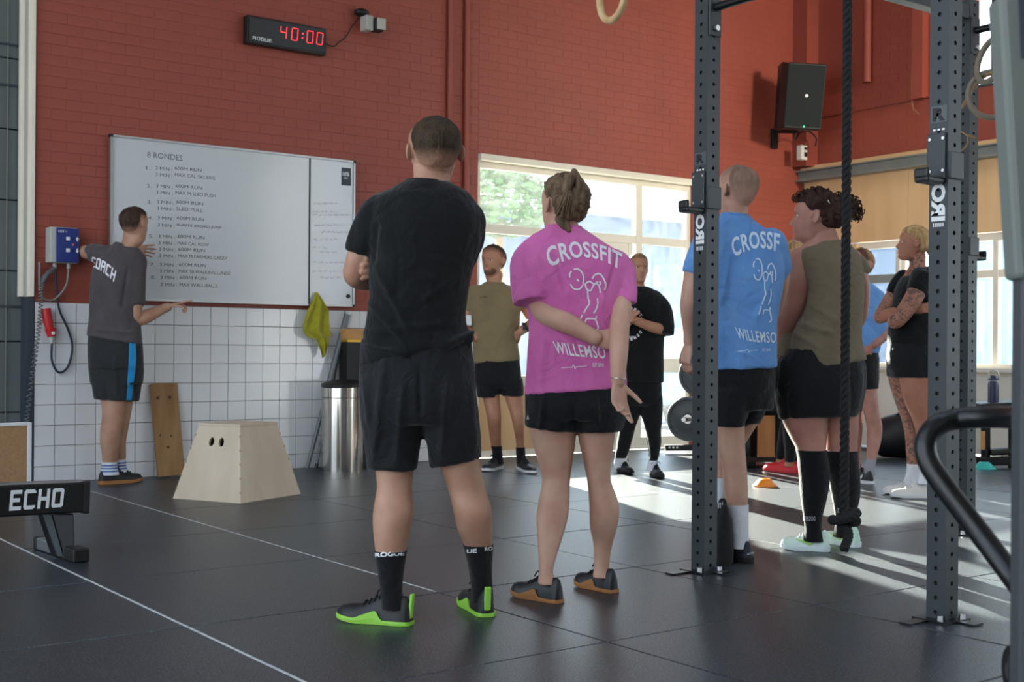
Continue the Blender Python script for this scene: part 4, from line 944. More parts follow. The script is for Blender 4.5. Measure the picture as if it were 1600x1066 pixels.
class Person:
    def __init__(s, base, d0, label, cat='person'):
        s.d0 = d0; s.s = d0 / F; g = np.array(base, float); g[2] = 0
        s.root = empty('person', g, label, cat); s.body = MB(); s.limbs = []; s.feet = None
    def P(s, px, py, dd=0): return at(px, py, s.d0 + dd)
    def vl(s, mb, rings, sub=4, p=2.25, n=28, grow=0.0):
        """stack of near-horizontal superellipse rings: (x left, x right, y, depth shift, half depth, tilt) in photo units"""
        Q = np.array([tuple(r) + (0,) * (6 - len(r)) for r in rings], float)
        if mb is s.body and not s.limbs:
            q = Q[0].copy(); m, w = (q[0] + q[1]) / 2, (q[1] - q[0]) / 2; q[0], q[1], q[2], q[4] = m - w * .72, m + w * .72, q[2] - .04 / s.s, q[4] * .7; Q = np.vstack([q, Q])
        if sub > 1: Q = smooth(Q, sub)
        if mb is s.body:
            i = len(s.limbs)
            if s.feet and i in (1, 2): Q = s.plant(Q, i - 1)
            s.limbs.append(('v', Q, p))
        return s.stack(mb, Q, p, n, grow)
    def plant(s, Q, k):
        """bring the ankle over its shoe: depth from the shoe, sideways place from the leg"""
        h, t = (np.array([q[0], q[1], 0.]) for q in s.feet[k]); a = nrm(t - h); tg = h + a * .072
        z = np.array([s.P((q[0] + q[1]) / 2, q[2], q[3])[2] for q in Q]); Q = Q[z > .052].copy(); q = Q[-1]; c = s.P((q[0] + q[1]) / 2, q[2], q[3]); dd = (tg - c) @ FW
        w = np.clip((Q[:, 2] - (q[2] - .40 / s.s)) / (.40 / s.s), 0, 1); Q[:, 3] += dd * w * w * (3 - 2 * w)
        c = s.P((q[0] + q[1]) / 2, q[2], q[3] + dd); m = RT * ((c - tg) @ RT); s.feet[k] = (h + m, t + m); return Q
    def stack(s, mb, Q, p=2.25, n=28, grow=0.0):
        an = np.arange(n) / n * 2 * PI; cx = np.sign(np.cos(an)) * np.abs(np.cos(an)) ** (2 / p); sy = np.sign(np.sin(an)) * np.abs(np.sin(an)) ** (2 / p); R = []
        for xl, xr, y, dd, t, tl in Q:
            a, b = s.P(xl, y - tl / 2, dd), s.P(xr, y + tl / 2, dd); c = (a + b) / 2; h = (b - a) / 2; h = h + nrm(h) * grow
            R.append(c + np.outer(cx, h) + np.outer(sy, FW) * (t + grow))
        mb.loft(R); return s
    def tb(s, mb, pts, sub=5, seg=18, grow=0.0, flat_=1.0, rnd=True, hint=None):
        """limb along (px, py, depth shift, radius in photo units)"""
        if mb is s.body: s.limbs.append(('t', smooth(np.array(pts, float), 5), seg))
        path = np.array([s.P(*q[:3]) for q in pts]); r = np.array([q[3] * s.s + grow for q in pts])
        mb.tube(path, np.stack([r, r * flat_], 1), seg, rnd=rnd, sub=sub, hint=hint); return s
    def cover(s, mb, i, y0, y1, grow=.011):
        k, Q, x = s.limbs[i]
        if k == 'v':
            Q = Q[(Q[:, 2] >= y0) & (Q[:, 2] <= y1)]
            if len(Q) > 1: s.stack(mb, Q, x, grow=grow)
        else:
            n = 0
            while n < len(Q) and Q[n, 1] <= y1: n += 1
            if n > 1: mb.tube(np.array([s.P(*q[:3]) for q in Q[:n]]), Q[:n, 3] * s.s + grow, 18, rnd=2)
    def done(s, m, voxel, it=3, tat=None):
        me = remesh(s.body, voxel, it); V = verts(me)
        if tat:
            w = np.zeros(len(V))
            for a, b, r in tat:
                t = np.clip(((V - a) @ (b - a)) / ((b - a) @ (b - a)), 0, 1); w = np.maximum(w, np.clip((r - np.linalg.norm(V - a - t[:, None] * (b - a), axis=1)) / .02, 0, 1))
            at_ = me.attributes.new('ink', 'FLOAT', 'POINT'); at_.data.foreach_set('value', w)
        setv(me, V - org(s.root)); s.bo = part('body', me, m, s.root, sm=True); return s.bo
    def cloth(s, name, mb, m, voxel=.009, it=4, wr=.003, wl=.11, folds=(), dirs=None, seed=1, label=None, cov=()):
        for c in cov: s.cover(mb, *c)
        me = remesh(mb, voxel, it)
        wrinkle(me, wr, wl, folds, dirs, seed); V = verts(me)
        bv = BVHTree.FromPolygons([tuple(v) for v in V], [tuple(p.vertices) for p in me.polygons])
        setv(me, V - org(s.root)); o = part(name, me, m, s.root, sm=True, label=label); s.bvh = bv; return o
    def on(s, px, py, bv=None, lift=.0025):
        o = Vector((0, 0, CH)); d = Vector(at(px, py, 1.)) - o; d.normalize()
        h, n, i, t = (bv or s.bvh).ray_cast(o, d)
        if h is None:
            h, n, i, t = (bv or s.bvh).find_nearest(Vector(s.P(px, py, -.12))); 
        return np.array(h + (n if n.dot(d) < 0 else -n) * lift)
    # head: crown at (px, py); yaw is measured from 'facing away from the camera', positive to the right
    def head(s, px, py, H, yaw, pitch=0, roll=0, dd=0, face=1.0, wide=1.0, ear=True, long=1.0):
        a = math.radians(yaw); f = FW * math.cos(a) + RT * math.sin(a); r = np.cross(f, UP); pi_ = math.radians(pitch)
        f, u = f * math.cos(pi_) + UP * math.sin(pi_), UP * math.cos(pi_) - f * math.sin(pi_)
        ro = math.radians(roll); r, u = r * math.cos(ro) + u * math.sin(ro), u * math.cos(ro) - r * math.sin(ro)
        s.hf, s.hr, s.hu, s.H, s.wide, s.long = f, r, u, H, wide, long
        s.ho = s.P(px, py, dd) - u * H; s.grid = head_grid(face); X, Y, Z = s.grid
        L = s.hp(X, Y, Z); s.body.loft([L[i] for i in range(len(L))])
        if ear:
            for q in (-1, 1):
                c = s.hp(q * .37, -.05, .475)
                s.body.ell(c, .034 * H, .085 * H, .135 * H, (nrm(r * q * .88 + f * .48), nrm(f * .85 - r * q * .5 + u * .12), nrm(u * .97 - f * .2)), 16, 12)
        return s
    def hp(s, x, y, z):
        x, y, z = (np.asarray(q, float)[..., None] for q in (x, y, z))
        return s.ho + s.hr * x * s.H * s.wide + s.hf * y * s.H * s.long + s.hu * z * s.H
    def hair(s, fn, m, th=.012, name='hair', noise=.25, seed=3, label=None, fade=.10):
        """cap over the scalp wherever fn(x, y, z) > 0"""
        X, Y, Z = s.grid; nz, na = X.shape; K = fn(X, Y, Z); r = np.random.default_rng(seed)
        q = np.clip(K / .09, 0, 1); q = q * q * (3 - 2 * q)
        C = s.hp(0 * X, 0 * X, .55 + 0 * X); L = s.hp(X, Y, Z); D = L - C; D /= np.linalg.norm(D, axis=2)[..., None] + 1e-9
        nz_ = 1 + noise * (np.sin(X * 31 + Z * 17) * np.sin(Y * 27 - Z * 13) + .6 * r.normal(size=X.shape))
        L = L + D * ((q * th * nz_) - .0015 * (1 - q) + .0008)[..., None]
        mb = MB(); fs = []
        for i in range(nz - 1):
            for k in range(na):
                l = (k + 1) % na
                if max(K[i, k], K[i, l], K[i + 1, k], K[i + 1, l]) > 0: fs.append((i * na + k, i * na + l, (i + 1) * na + l, (i + 1) * na + k))
        if isinstance(th, (int, float)): pass
        fa = np.clip(K / fade, 0, 1).ravel()
        me = bpy.data.meshes.new(name); me.from_pydata((L.reshape(-1, 3) - org(s.root)).tolist(), [], fs); me.update(); me.attributes.new('fade', 'FLOAT', 'POINT').data.foreach_set('value', fa)
        bm = bmesh.new(); bm.from_mesh(me); bmesh.ops.delete(bm, geom=[v for v in bm.verts if not v.link_faces], context='VERTS'); bmesh.ops.recalc_face_normals(bm, faces=bm.faces); bm.to_mesh(me); bm.free()
        return part(name, me, m, s.root, sm=True, label=label)
    def face(s, eye=(60, 44, 36), brow=(70, 50, 36), lips=(176, 104, 92), smile=0.0, gaze=0):
        E = MB()
        f = lambda x, z, o=0: s.hp(x, float(np.interp(z, HF[:, 0], HF[:, 1])) * math.cos(min(1.4, abs(x) * 1.9)) + o, z)
        for q in (-1, 1): E.ell(s.hp(q * .135, .318, .515), .048 * s.H, .036 * s.H, .03 * s.H, (s.hr, s.hf, s.hu), 12, 8)
        ey = part('eyes', E, mkmat('eye white', (214, 206, 200), .3), s.root, sm=True); I = MB()
        for q in (-1, 1): I.ell(s.hp(q * .135 + gaze * .012, .347, .515), .022 * s.H, .01 * s.H, .024 * s.H, (s.hr, s.hf, s.hu), 12, 8)
        part('iris', I, mkmat('iris', eye, .25), ey, sm=True)
        B = MB()
        for q in (-1, 1): B.tube([s.hp(q * .06, .385, .575), s.hp(q * .13, .365, .598), s.hp(q * .205, .29, .575)], [(.012 * s.H, .018 * s.H)] * 3, 8, sub=3, hint=s.hf)
        part('eyebrows', B, mkmat('brow', brow, .8), s.root, sm=True)
        mb = MB(); w = .095 + smile * .03
        for z0, r in ((.250, .014), (.208, .018)): mb.tube([s.hp(-w, .335, z0 + smile * .02 + (.228 - z0) * .8), s.hp(-.04, .408, z0), s.hp(.04, .408, z0), s.hp(w, .335, z0 + smile * .02 + (.228 - z0) * .8)], [r * s.H * .6, r * s.H, r * s.H, r * s.H * .6], 10, sub=4)
        part('lips', mb, mkmat('lips', lips, .5), s.root, sm=True)
        if smile > .6:
            part('teeth', MB().tube([s.hp(-.06, .39, .232), s.hp(0, .418, .226), s.hp(.06, .39, .232)], .011 * s.H, 8, sub=3), mkmat('teeth', (232, 226, 216), .3), s.root, sm=True)
    def hand(s, w, d, n, size=1.0, side=1, curl=.35, spread=.10, thumb=.6, fold=None):
        """palm and five fingers: w wrist, d pointing direction, n palm normal (fingers curl to it), side=+1 thumb along cross(d, n)"""
        mb = s.body; d = nrm(d); n = nrm(np.asarray(n, float) - d * (np.asarray(n, float) @ d)); t = np.cross(d, n) * side; k = size
        mb.loft([w + d * a * k + np.outer(np.cos(an) * hw * k, t) + np.outer(np.sin(an) * th * k, n) for an in [np.arange(18) / 18 * 2 * PI] for a, hw, th in ((-.02, .026, .019), (.0, .027, .018), (.03, .037, .016), (.065, .043, .0145), (.09, .042, .0125), (.10, .034, .008))])
        cl = curl if isinstance(curl, (list, tuple)) else [curl] * 4
        for i, (o, L, r) in enumerate(((.031, .070, .0088), (.0105, .079, .0092), (-.0105, .073, .0088), (-.031, .057, .0078))):
            dd = nrm(d + t * (1.5 - i) * spread); p = w + d * .082 * k + t * o * k; pts = [p]; rr = [r * k * 1.05]; a = 0
            for j, f in enumerate((.45, .32, .25)):
                a += cl[i] * (1.0, 1.25, .8)[j]; p = p + (dd * math.cos(a) + n * math.sin(a)) * (L * k * f * 1.08 + (.02 * k if j == 0 else 0)); pts.append(p); rr.append(r * k * (1, .92, .78)[j])
            mb.tube(pts, rr, 10)
        p = w + d * .022 * k + t * .026 * k; pts = [p]; v = nrm(d * .75 + t * thumb + n * .25)
        for L, b in ((.042, 0), (.034, .25), (.026, .3)): v = nrm(v + d * b * .6 + n * b * .5); p = p + v * L * k; pts.append(p)
        mb.tube(pts, [.0135 * k, .0118 * k, .0105 * k, .0085 * k], 10)
    def shoe(s, k_, up, so, lace, W=.050, k=1.0, wedge=None, tab=None, sock_h=.0, name='shoe', swoosh=None, hs=1.0):
        h, t = s.feet[k_]; t = h + (t - h) * .96; L = np.linalg.norm(t - h); a = (t - h) / L; b = np.cross(UP, a); W = W * k
        st = np.linspace(0, 1, 30); ht = np.interp(st, [0, .05, .14, .24, .33, .42, .55, .7, .82, .93, 1], np.array([.075, .10, .098, .092, .105, .096, .074, .062, .056, .045, .026]) * k * hs)
        wd_ = np.interp(st, [0, .03, .12, .3, .45, .6, .74, .87, .96, 1], np.array([.35, .55, .70, .70, .74, .86, .96, .86, .5, .2])) * W
        R = []; an = np.linspace(0, PI, 15); spring = np.interp(st, [0, .7, 1], [0, 0, .012])
        for x, hh, w, z in zip(st, ht, wd_, spring):
            tw = np.interp(x, [0, .3, .6, 1], [.62, .55, .72, .9]); c = h + a * (x * L)
            cs = np.cos(an); sn = np.sin(an) ** .75; wz = w * (1 - (1 - tw) * sn ** 1.5)
            ring = [c + b * (np.sign(q) * abs(q) ** .8 * ww) + UP * (.012 + z + (hh - .012) * e) for q, e, ww in zip(cs, sn, wz)]
            R.append(np.array(ring))
        mb = MB().loft(R); sh = part(name, mb, up, s.root, sm=True)
        zs = np.interp(st, [0, .5, .8, 1], [.026, .024, .022, .02]) * k if wedge is None else np.interp(st, *wedge) * k
        S_ = MB(); R = []
        for x, w, z, q in zip(st, wd_ + .004, spring, zs):
            c = h + a * ((x * 1.02 - .012) * L); R.append(np.array([c + b * w * .96 + UP * (z * .9 + .001), c + b * w + UP * (z + q * .5), c + b * w * .985 + UP * (z + q), c + UP * (z + q * .85 if wedge is None else z + .014), c - b * w * .985 + UP * (z + q), c - b * w + UP * (z + q * .5), c - b * w * .96 + UP * (z * .9 + .001)]))
        part('sole', S_.loft(R), so, sh, sm=wedge is None)
        lm = MB()
        for x in (.40, .47, .54, .61):
            c = h + a * x * L; hh = np.interp(x, st, ht); w = np.interp(x, st, wd_)
            lm.tube([c - b * w * .5 + UP * hh * .90, c + UP * (hh + .004), c + b * w * .5 + UP * hh * .90], .0038 * k, 6, sub=3)
        c = h + a * .38 * L + UP * (np.interp(.38, st, ht) + .006)
        for q in (-1, 1): lm.tube([c, c + b * q * .022 + UP * .012 + a * .005, c + b * q * .035 - UP * .006 + a * .01], .0032 * k, 6, sub=3)
        part('laces', lm, lace, sh, sm=True)
        if tab: part('heel_tab', MB().box(h + UP * .066 * k - a * .001, (.012, .024 * k, .085 * k), (nrm(a + UP * .1), b, nrm(UP - a * .1))), tab, sh, bevel=.004)
        if swoosh:
            for q in (-1, 1): part('side_mark', MB().tube([h + a * x * L + b * q * (np.interp(x, st, wd_) * .93 + .002) + UP * z for x, z in ((.28, .068), (.36, .045), (.46, .045), (.66, .06))], [(.002, .002), (.004, .012), (.004, .009), (.002, .002)], 8, sub=4, hint=b), swoosh, sh, sm=True)
        return sh
_mm = {}
def mkmat(n, c, r=.6, **k):
    key = (n, tuple(c))
    if key not in _mm: _mm[key] = mat(n, c, r, **k)
    return _mm[key]
def cloth_mat(n, c, var=.10, vs=8, bump=.35, bs=240, c2=None, rough=.92, sheen=.15): return mkmat(n, c, rough, var=var, vs=vs, bump=bump, bs=bs, c2=c2, sheen=sheen, spec=.2, bd=.003, soft=.35)
def hair_mat(n, c, c2, sk=None):
    if (n, tuple(c)) in _mm: return _mm[(n, tuple(c))]
    m = mkmat(n, c, .6, var=.5, vs=40, c2=c2, stretch=(1, 1, .25), bump=.8, bs=120, spec=.15, bd=.006)
    if sk:
        N = m.node_tree.nodes; L = m.node_tree.links; b = N['Principled BSDF']; a = N.new('ShaderNodeAttribute'); a.attribute_name = 'fade'
        n1 = N.new('ShaderNodeTexNoise'); n1.inputs['Scale'].default_value = 260; t = N.new('ShaderNodeTexCoord'); L.new(t.outputs['Object'], n1.inputs[0])
        ad = N.new('ShaderNodeMath'); ad.operation = 'MULTIPLY_ADD'; L.new(n1.outputs[0], ad.inputs[0]); ad.inputs[1].default_value = .5; ad.inputs[2].default_value = -.25
        sm_ = N.new('ShaderNodeMath'); sm_.operation = 'ADD'; sm_.use_clamp = True; L.new(ad.outputs[0], sm_.inputs[0]); L.new(a.outputs['Fac'], sm_.inputs[1])
        x = N.new('ShaderNodeMix'); x.data_type = 'RGBA'; L.new(sm_.outputs[0], x.inputs[0]); x.inputs[6].default_value = (*lin(sk), 1); L.new(b.inputs['Base Color'].links[0].from_socket, x.inputs[7]); L.new(x.outputs[2], b.inputs['Base Color'])
    return m
scalp = lambda front=.80, back=.22, side=.42, sb=.04: (lambda X, Y, Z: Z - np.where(Y > sb, np.interp(Y, [sb, sb + .12, .40], [side + .22, front - .04, front]), np.interp(Y, [-.45, -.24, -.16, -.13, sb - .02, sb], [back, back + .02, back + .07, .585, .585, side + .18])))
def arc(p0, p1, p2):
    """quadratic through three points"""
    p0, p1, p2 = (np.asarray(p, float) for p in (p0, p1, p2)); c = 2 * p1 - (p0 + p2) / 2
    return lambda t: (1 - t) ** 2 * p0 + 2 * t * (1 - t) * c + t * t * p2
def arc_print(P, shirt, txt, base, top, m, bv, bold=.04, cuts=(30, 3), clip=None, name='back_print', spacing=1.0):
    B, T = arc(*base), arc(*top)
    text(name, txt, lambda u, v: P.on(*(B(u) * (1 - v) + T(u) * v), bv), m, shirt, bold=bold, cuts=cuts, spacing=spacing)
# ------------------------------------------------------------------ the people
SK1 = skin('fair skin', (186, 145, 121), (166, 121, 98)); SK2 = skin('rosy skin', (204, 164, 142), (188, 142, 122)); SK3 = skin('tanned skin', (186, 136, 108), (166, 112, 86)); SK4 = skin('pink freckled skin', (184, 136, 120), (166, 112, 100))
SK5 = skin('tattooed skin', (176, 122, 98), (158, 102, 82))
N = SK5.node_tree.nodes; L = SK5.node_tree.links; b = N['Principled BSDF']
a_ = N.new('ShaderNodeAttribute'); a_.attribute_name = 'ink'; t_ = N.new('ShaderNodeTexCoord'); n_ = N.new('ShaderNodeTexNoise'); n_.inputs['Scale'].default_value = 16; n_.inputs['Detail'].default_value = 5; n_.inputs['Distortion'].default_value = 3
L.new(t_.outputs['Object'], n_.inputs[0]); r_ = N.new('ShaderNodeMapRange'); r_.inputs[1].default_value = .46; r_.inputs[2].default_value = .56; L.new(n_.outputs[0], r_.inputs[0])
m_ = N.new('ShaderNodeMath'); m_.operation = 'MULTIPLY'; L.new(r_.outputs[0], m_.inputs[0]); L.new(a_.outputs['Fac'], m_.inputs[1]); m2 = N.new('ShaderNodeMath'); m2.operation = 'MULTIPLY'; m2.inputs[1].default_value = .72; L.new(m_.outputs[0], m2.inputs[0])
x_ = N.new('ShaderNodeMix'); x_.data_type = 'RGBA'; L.new(m2.outputs[0], x_.inputs[0]); L.new(b.inputs['Base Color'].links[0].from_socket, x_.inputs[6]); x_.inputs[7].default_value = (*lin((70, 66, 68)), 1); L.new(x_.outputs[2], b.inputs['Base Color'])
BLK = cloth_mat('black cotton', (17, 18, 19)); BLKS = cloth_mat('black shorts fabric', (20, 21, 24), rough=.75); CHAR = cloth_mat('charcoal shorts', (44, 45, 46)); SOCKB = cloth_mat('black sock', (18, 18, 21), bump=.6, bs=400); SOCKW = cloth_mat('white sock', (224, 226, 232), bump=.5, bs=400)
GUM = mkmat('gum sole', (166, 110, 58), .6); LIME = mkmat('lime sole', (146, 204, 70), .5); SHB = mat('black shoe upper', (21, 22, 24), .45, bump=.3, bs=300); WHT = mat('white shoe', (226, 222, 216), .55, bump=.1, bs=300)
LACEB = mkmat('black lace', (16, 16, 18), .8); LACEW = mkmat('white lace', (228, 226, 222), .8)
WEDGE = ([0, .05, .30, .36, .42, .47, .70, 1], [.014, .016, .016, .018, .050, .046, .021, .017])
def sockp(p, i, y0, m, name='sock', label=None, grow=.0045):
    k, Q, x = p.limbs[i]; q0 = np.array([np.interp(y0, Q[:, 2], Q[:, c]) for c in range(6)]); Q = np.vstack([q0, Q[Q[:, 2] > y0 + 1]]); mb = MB(); p.stack(mb, Q, 2.1, 28, grow); return part(name, mb, m, p.root, sm=True, label=label)
def ptext(p, shirt, name, txt, x0, y0, x1, y1, h, m, bv, bold=.03, cuts=(12, 2)):
    """flat line of print from (x0, y0) to (x1, y1), cap height h in photo units"""
    text(name, txt, lambda u, v: p.on(x0 + (x1 - x0) * u, y0 + (y1 - y0) * u - h * v, bv), m, shirt, bold=bold, cuts=cuts)

# --- man in black, arms crossed, seen from behind
p = Person(floor_pt(690, 965), 4.6, 'man in black shirt and shorts standing with crossed arms, lime soled shoes')
p.feet = [(A3(2.395, 3.835), A3(2.225, 4.09)), (A3(2.70, 3.79), A3(2.80, 4.08))]
b = p.body
p.vl(b, [(646, 700, 262, 0, .062), (645, 702, 280, 0, .065), (625, 712, 298, .0, .075), (600, 730, 315, 0, .09), (588, 742, 340, 0, .115), (588, 735, 400, 0, .125), (586, 722, 470, 0, .115), (578, 724, 520, 0, .115), (574, 732, 570, 0, .125), (572, 738, 620, 0, .13), (574, 742, 655, 0, .12)])
p.vl(b, [(578, 655, 640, 0, .085), (583, 650, 700, -.0, .085), (587, 646, 735, -.01, .078), (589, 644, 763, -.02, .07), (583, 646, 800, -.05, .075), (583.5, 641, 830, -.06, .07), (587, 634, 862, -.07, .055), (592, 629, 895, -.08, .047), (596, 627, 925, -.09, .044), (598, 632, 950, -.09, .05), (590, 634, 966, -.08, .06)])
p.vl(b, [(658, 742, 640, 0, .085), (674, 745, 690, .01, .085), (686, 750, 725, .02, .08), (700, 759, 765, .03, .07), (708, 768, 797, .02, .074), (714, 769, 825, .02, .07), (725, 769, 852, .03, .055), (734, 767, 890, .04, .047), (738, 768, 920, .05, .044), (738, 770, 945, .05, .05), (736, 772, 958, .05, .06)])
# left upper arm, elbow, forearm in front of the chest; right arm crosses it and its fingers grip the left arm
p.tb(b, [(598, 330, .0, 23), (574, 372, .01, 22.5), (557, 418, .03, 20), (556, 432, .05, 18), (575, 436, .12, 18), (610, 428, .19, 16), (660, 415, .22, 13)])
p.tb(b, [(724, 332, .02, 22), (732, 372, .08, 19), (722, 408, .16, 16), (695, 425, .22, 16), (640, 428, .25, 14), (606, 420, .22, 12), (594, 417, .16, 12)])
p.vl(b, [(588, 606, 400, .12, .03), (588, 606, 435, .12, .03)], sub=1)
for y, r, x in ((402, 4.7, 573), (412.5, 4.9, 568), (423, 4.7, 565), (432.5, 4.2, 566)): p.tb(b, [(594, y - 3, .12, r), (584, y - 2, .055, r), (577, y, -.0, r), (x, y + 3.5, -.02, r * .85)], seg=12)
p.head(679, 184, .252, -14, wide=1.06, pitch=-3)
bo = p.done(SK1, .0048)
p.hair(scalp(.82, .17, .36), hair_mat('short dark hair', (40, 31, 22), (66, 52, 36), (186, 140, 116)), .006, fade=.30, label='close cropped dark hair')
S1 = MB()
p.vl(S1, [(637, 703, 283, .0, .068, 4), (630, 709, 288, 0, .078, 4), (610, 724, 296, 0, .09), (590, 738, 307, 0, .108), (581, 748, 325, 0, .125), (577, 752, 348, 0, .138), (577, 750, 380, 0, .142), (578, 742, 410, 0, .142), (578, 734, 440, 0, .14), (577, 730, 470, 0, .137, -3), (571, 728, 505, 0, .132, -12), (564, 734, 532, 0, .135, -26), (561, 741, 547, 0, .142, -40), (561, 741, 552, 0, .142, -42)])
p.tb(S1, [(604, 322, 0, 24), (582, 342, 0, 26), (568, 372, .01, 25), (561, 396, .02, 23.5)], rnd=2)
p.tb(S1, [(718, 322, 0, 24), (734, 345, .02, 24), (735, 375, .08, 22), (725, 402, .14, 21)], rnd=2)
sh = p.cloth('t_shirt', S1, BLK, .008, 4, .0035, .13, seed=4, folds=[(590, 420, 640, 520, 5, .006), (575, 470, 640, 545, 4, .006), (600, 400, 680, 440, 5, .005), (720, 430, 660, 470, 5, .005), (566, 540, 640, 556, 4, .008), (735, 520, 680, 550, 4, .008), (590, 350, 583, 410, 4, -.008), (735, 520, 728, 545, 4, .01), (568, 520, 700, 505, 5, .005)], cov=[(0, 296, 545), (3, 0, 398), (4, 0, 409)])
mb = MB(); an = np.arange(40) / 40 * 2 * PI; mb.tube([p.P(669 + 33 * math.cos(a), 284.5 + 2.2 * math.cos(a), 0) + FW * .066 * math.sin(a) for a in an], .006, 8, closed=True); part('collar', mb, BLK, sh, sm=True)
S2 = MB()
p.vl(S2, [(565, 735, 530, 0, .128), (562, 740, 570, 0, .14), (561, 744, 610, 0, .15), (563, 747, 645, 0, .14), (565, 747, 660, 0, .12)])
p.vl(S2, [(562, 668, 635, 0, .115), (566, 660, 670, 0, .112), (571, 655, 705, -.0, .108), (574, 651, 733, -.01, .106, 3)])
p.vl(S2, [(650, 747, 635, 0, .115), (660, 750, 670, 0, .112), (667, 752, 700, .01, .108), (671, 752, 723, .02, .106, -14)])
p.cloth('shorts', S2, BLKS, .009, 4, .004, .14, seed=8, dirs=A3(1, 1, .25), folds=[(655, 580, 657, 650, 4, -.006), (600, 570, 585, 720, 6, .007), (630, 600, 620, 725, 6, .006), (700, 590, 690, 715, 6, .006), (568, 590, 578, 660, 4, .006), (735, 600, 742, 700, 5, .006)], cov=[(0, 560, 999), (1, 0, 728), (2, 0, 716)])
sl = sockp(p, 1, 860, SOCKB)
sr = sockp(p, 2, 851, SOCKB)
def bvh_of(o):
    V = [tuple(np.array(v.co) + org(o.parent)) for v in o.data.vertices]; return BVHTree.FromPolygons(V, [tuple(q.vertices) for q in o.data.polygons])
ptext(p, sl, 'sock_print', 'ROGUE', 587, 871, 631, 868, 7, M['white'], bvh_of(sl), .04); bvr = bvh_of(sr)
ptext(p, sr, 'sock_print', 'UE', 730, 864.5, 745, 863.5, 6.5, M['white'], bvr, .04); ptext(p, sr, 'sock_print', 'RO', 757, 861, 769, 860, 6.5, M['white'], bvr, .04)
TABL = mkmat('lime tab', (150, 210, 76), .5)
s1 = p.shoe(0, SHB, LIME, LACEB, .052, 1.06, WEDGE, TABL)
s2 = p.shoe(1, SHB, LIME, LACEB, .052, 1.06, WEDGE, TABL)

# --- woman in pink, hands behind her back
PINK = cloth_mat('pink washed cotton', (218, 118, 178), .14, 5, c2=(202, 98, 164), bump=.3)
p = Person(floor_pt(885, 930), 5.1, 'woman in pink lettered shirt and black shorts with hands held behind her back')
p.feet = [(floor_pt(872, 943), floor_pt(795, 929)), (floor_pt(961, 927), floor_pt(900, 913))]
b = p.body
p.vl(b, [(858, 903, 335, -.01, .055), (858, 904, 352, 0, .058), (845, 915, 366, 0, .07), (828, 945, 382, 0, .09), (826, 970, 410, 0, .11), (832, 970, 450, 0, .115), (838, 966, 500, 0, .105), (834, 966, 550, 0, .11), (828, 968, 600, 0, .115), (830, 968, 635, 0, .105), (840, 958, 655, 0, .08)])
p.vl(b, [(826, 900, 650, 0, .095), (827, 901, 672, 0, .09), (838, 896, 714, 0, .08), (847, 891, 748, 0, .068), (842, 890, 780, -.02, .07), (838, 888, 806, -.03, .07), (839, 881, 833, -.04, .06), (841, 870, 868, -.06, .046), (842, 864, 893, -.07, .04), (840, 870, 912, -.07, .05), (838, 872, 926, -.07, .055)])
p.vl(b, [(900, 968, 650, 0, .095), (902, 962, 675, .01, .088), (910, 956, 714, .02, .08), (917, 954, 748, .03, .068), (920, 964, 778, .04, .07), (921, 968, 797, .04, .072), (922, 964, 825, .05, .064), (927, 957, 850, .06, .047), (928, 952, 884, .07, .04), (926, 957, 902, .07, .05), (922, 960, 914, .07, .055)])
p.tb(b, [(838, 395, 0, 20), (842, 440, -.015, 21), (846, 474, -.045, 20), (857, 493, -.10, 17.5), (890, 507, -.145, 16), (920, 523, -.16, 12.5), (930, 528, -.16, 12)])
p.tb(b, [(958, 412, 0, 15), (973, 440, -.02, 16), (972, 466, -.055, 15.5), (971, 488, -.105, 15), (968, 510, -.155, 15.5), (967, 545, -.215, 14.5), (966, 580, -.235, 12), (966, 594, -.235, 11.5)])
# left hand wraps the right forearm, right hand hangs open, palm to the viewer
w = p.P(926, 527, -.155); p.hand(w, RT * .95 - UP * .20, FW * .95 + RT * .1, .86, 1, [.95, 1, 1, 1.05], .03, .3)
w = p.P(965, 597, -.235); p.hand(w, -UP * .95 + RT * .10, -FW * .75 + RT * .5, .93, -1, [.15, .3, .55, .7], .06, .75)
p.head(881, 276, .238, -34, pitch=2, wide=1.0)
p.done(SK2, .0045)
HM = hair_mat('ash brown hair', (74, 58, 44), (128, 106, 84))
h = p.hair(scalp(.80, .18, .40, .0), HM, .014, noise=.3, label='ash brown hair pinned up')
mb = MB()
for k in range(46):
    a = RNG.uniform(-.5, 1); x0 = 881 + a * 29; y0 = RNG.uniform(300, 345) - 12 * abs(a); q = RNG.uniform(-1.5, 3)
    mb.tube([p.P(x0, y0, -.115 + .05 * abs(a)), p.P(x0 + (889 - x0) * .35 + q, (y0 + 296) / 2, -.125 + .03 * abs(a)), p.P(889 + q, 292, -.115)], .0028, 5, sub=3)
part('hair_strands', mb, HM, h, sm=True)
mb = MB(); p.tb(mb, [(884, 300, -.10, 7), (889, 288, -.11, 8), (894, 276, -.10, 7), (898, 270, -.09, 5)]); p.tb(mb, [(897, 268, -.10, 5), (903, 278, -.10, 5), (905, 290, -.11, 5.5), (903, 304, -.10, 6)])
part('hair_knot', mb, HM, h, sm=True)
mb = MB(); p.tb(mb, [(876, 342, -.06, 9), (883, 352, -.07, 8), (889, 361, -.08, 3)]); part('hair_tail', mb, HM, h, sm=True)
S1 = MB()
p.vl(S1, [(856, 907, 354, 0, .062, 2), (848, 917, 360, 0, .072, 2), (828, 940, 373, 0, .092, 6), (816, 962, 388, 0, .112, 6), (813, 976, 408, 0, .128), (817, 982, 435, 0, .136), (823, 978, 470, 0, .14), (826, 975, 510, 0, .138), (824, 976, 550, 0, .138), (821, 978, 590, 0, .14, -5), (819, 979, 606, 0, .143, -11), (819, 979, 611, 0, .143, -13)])
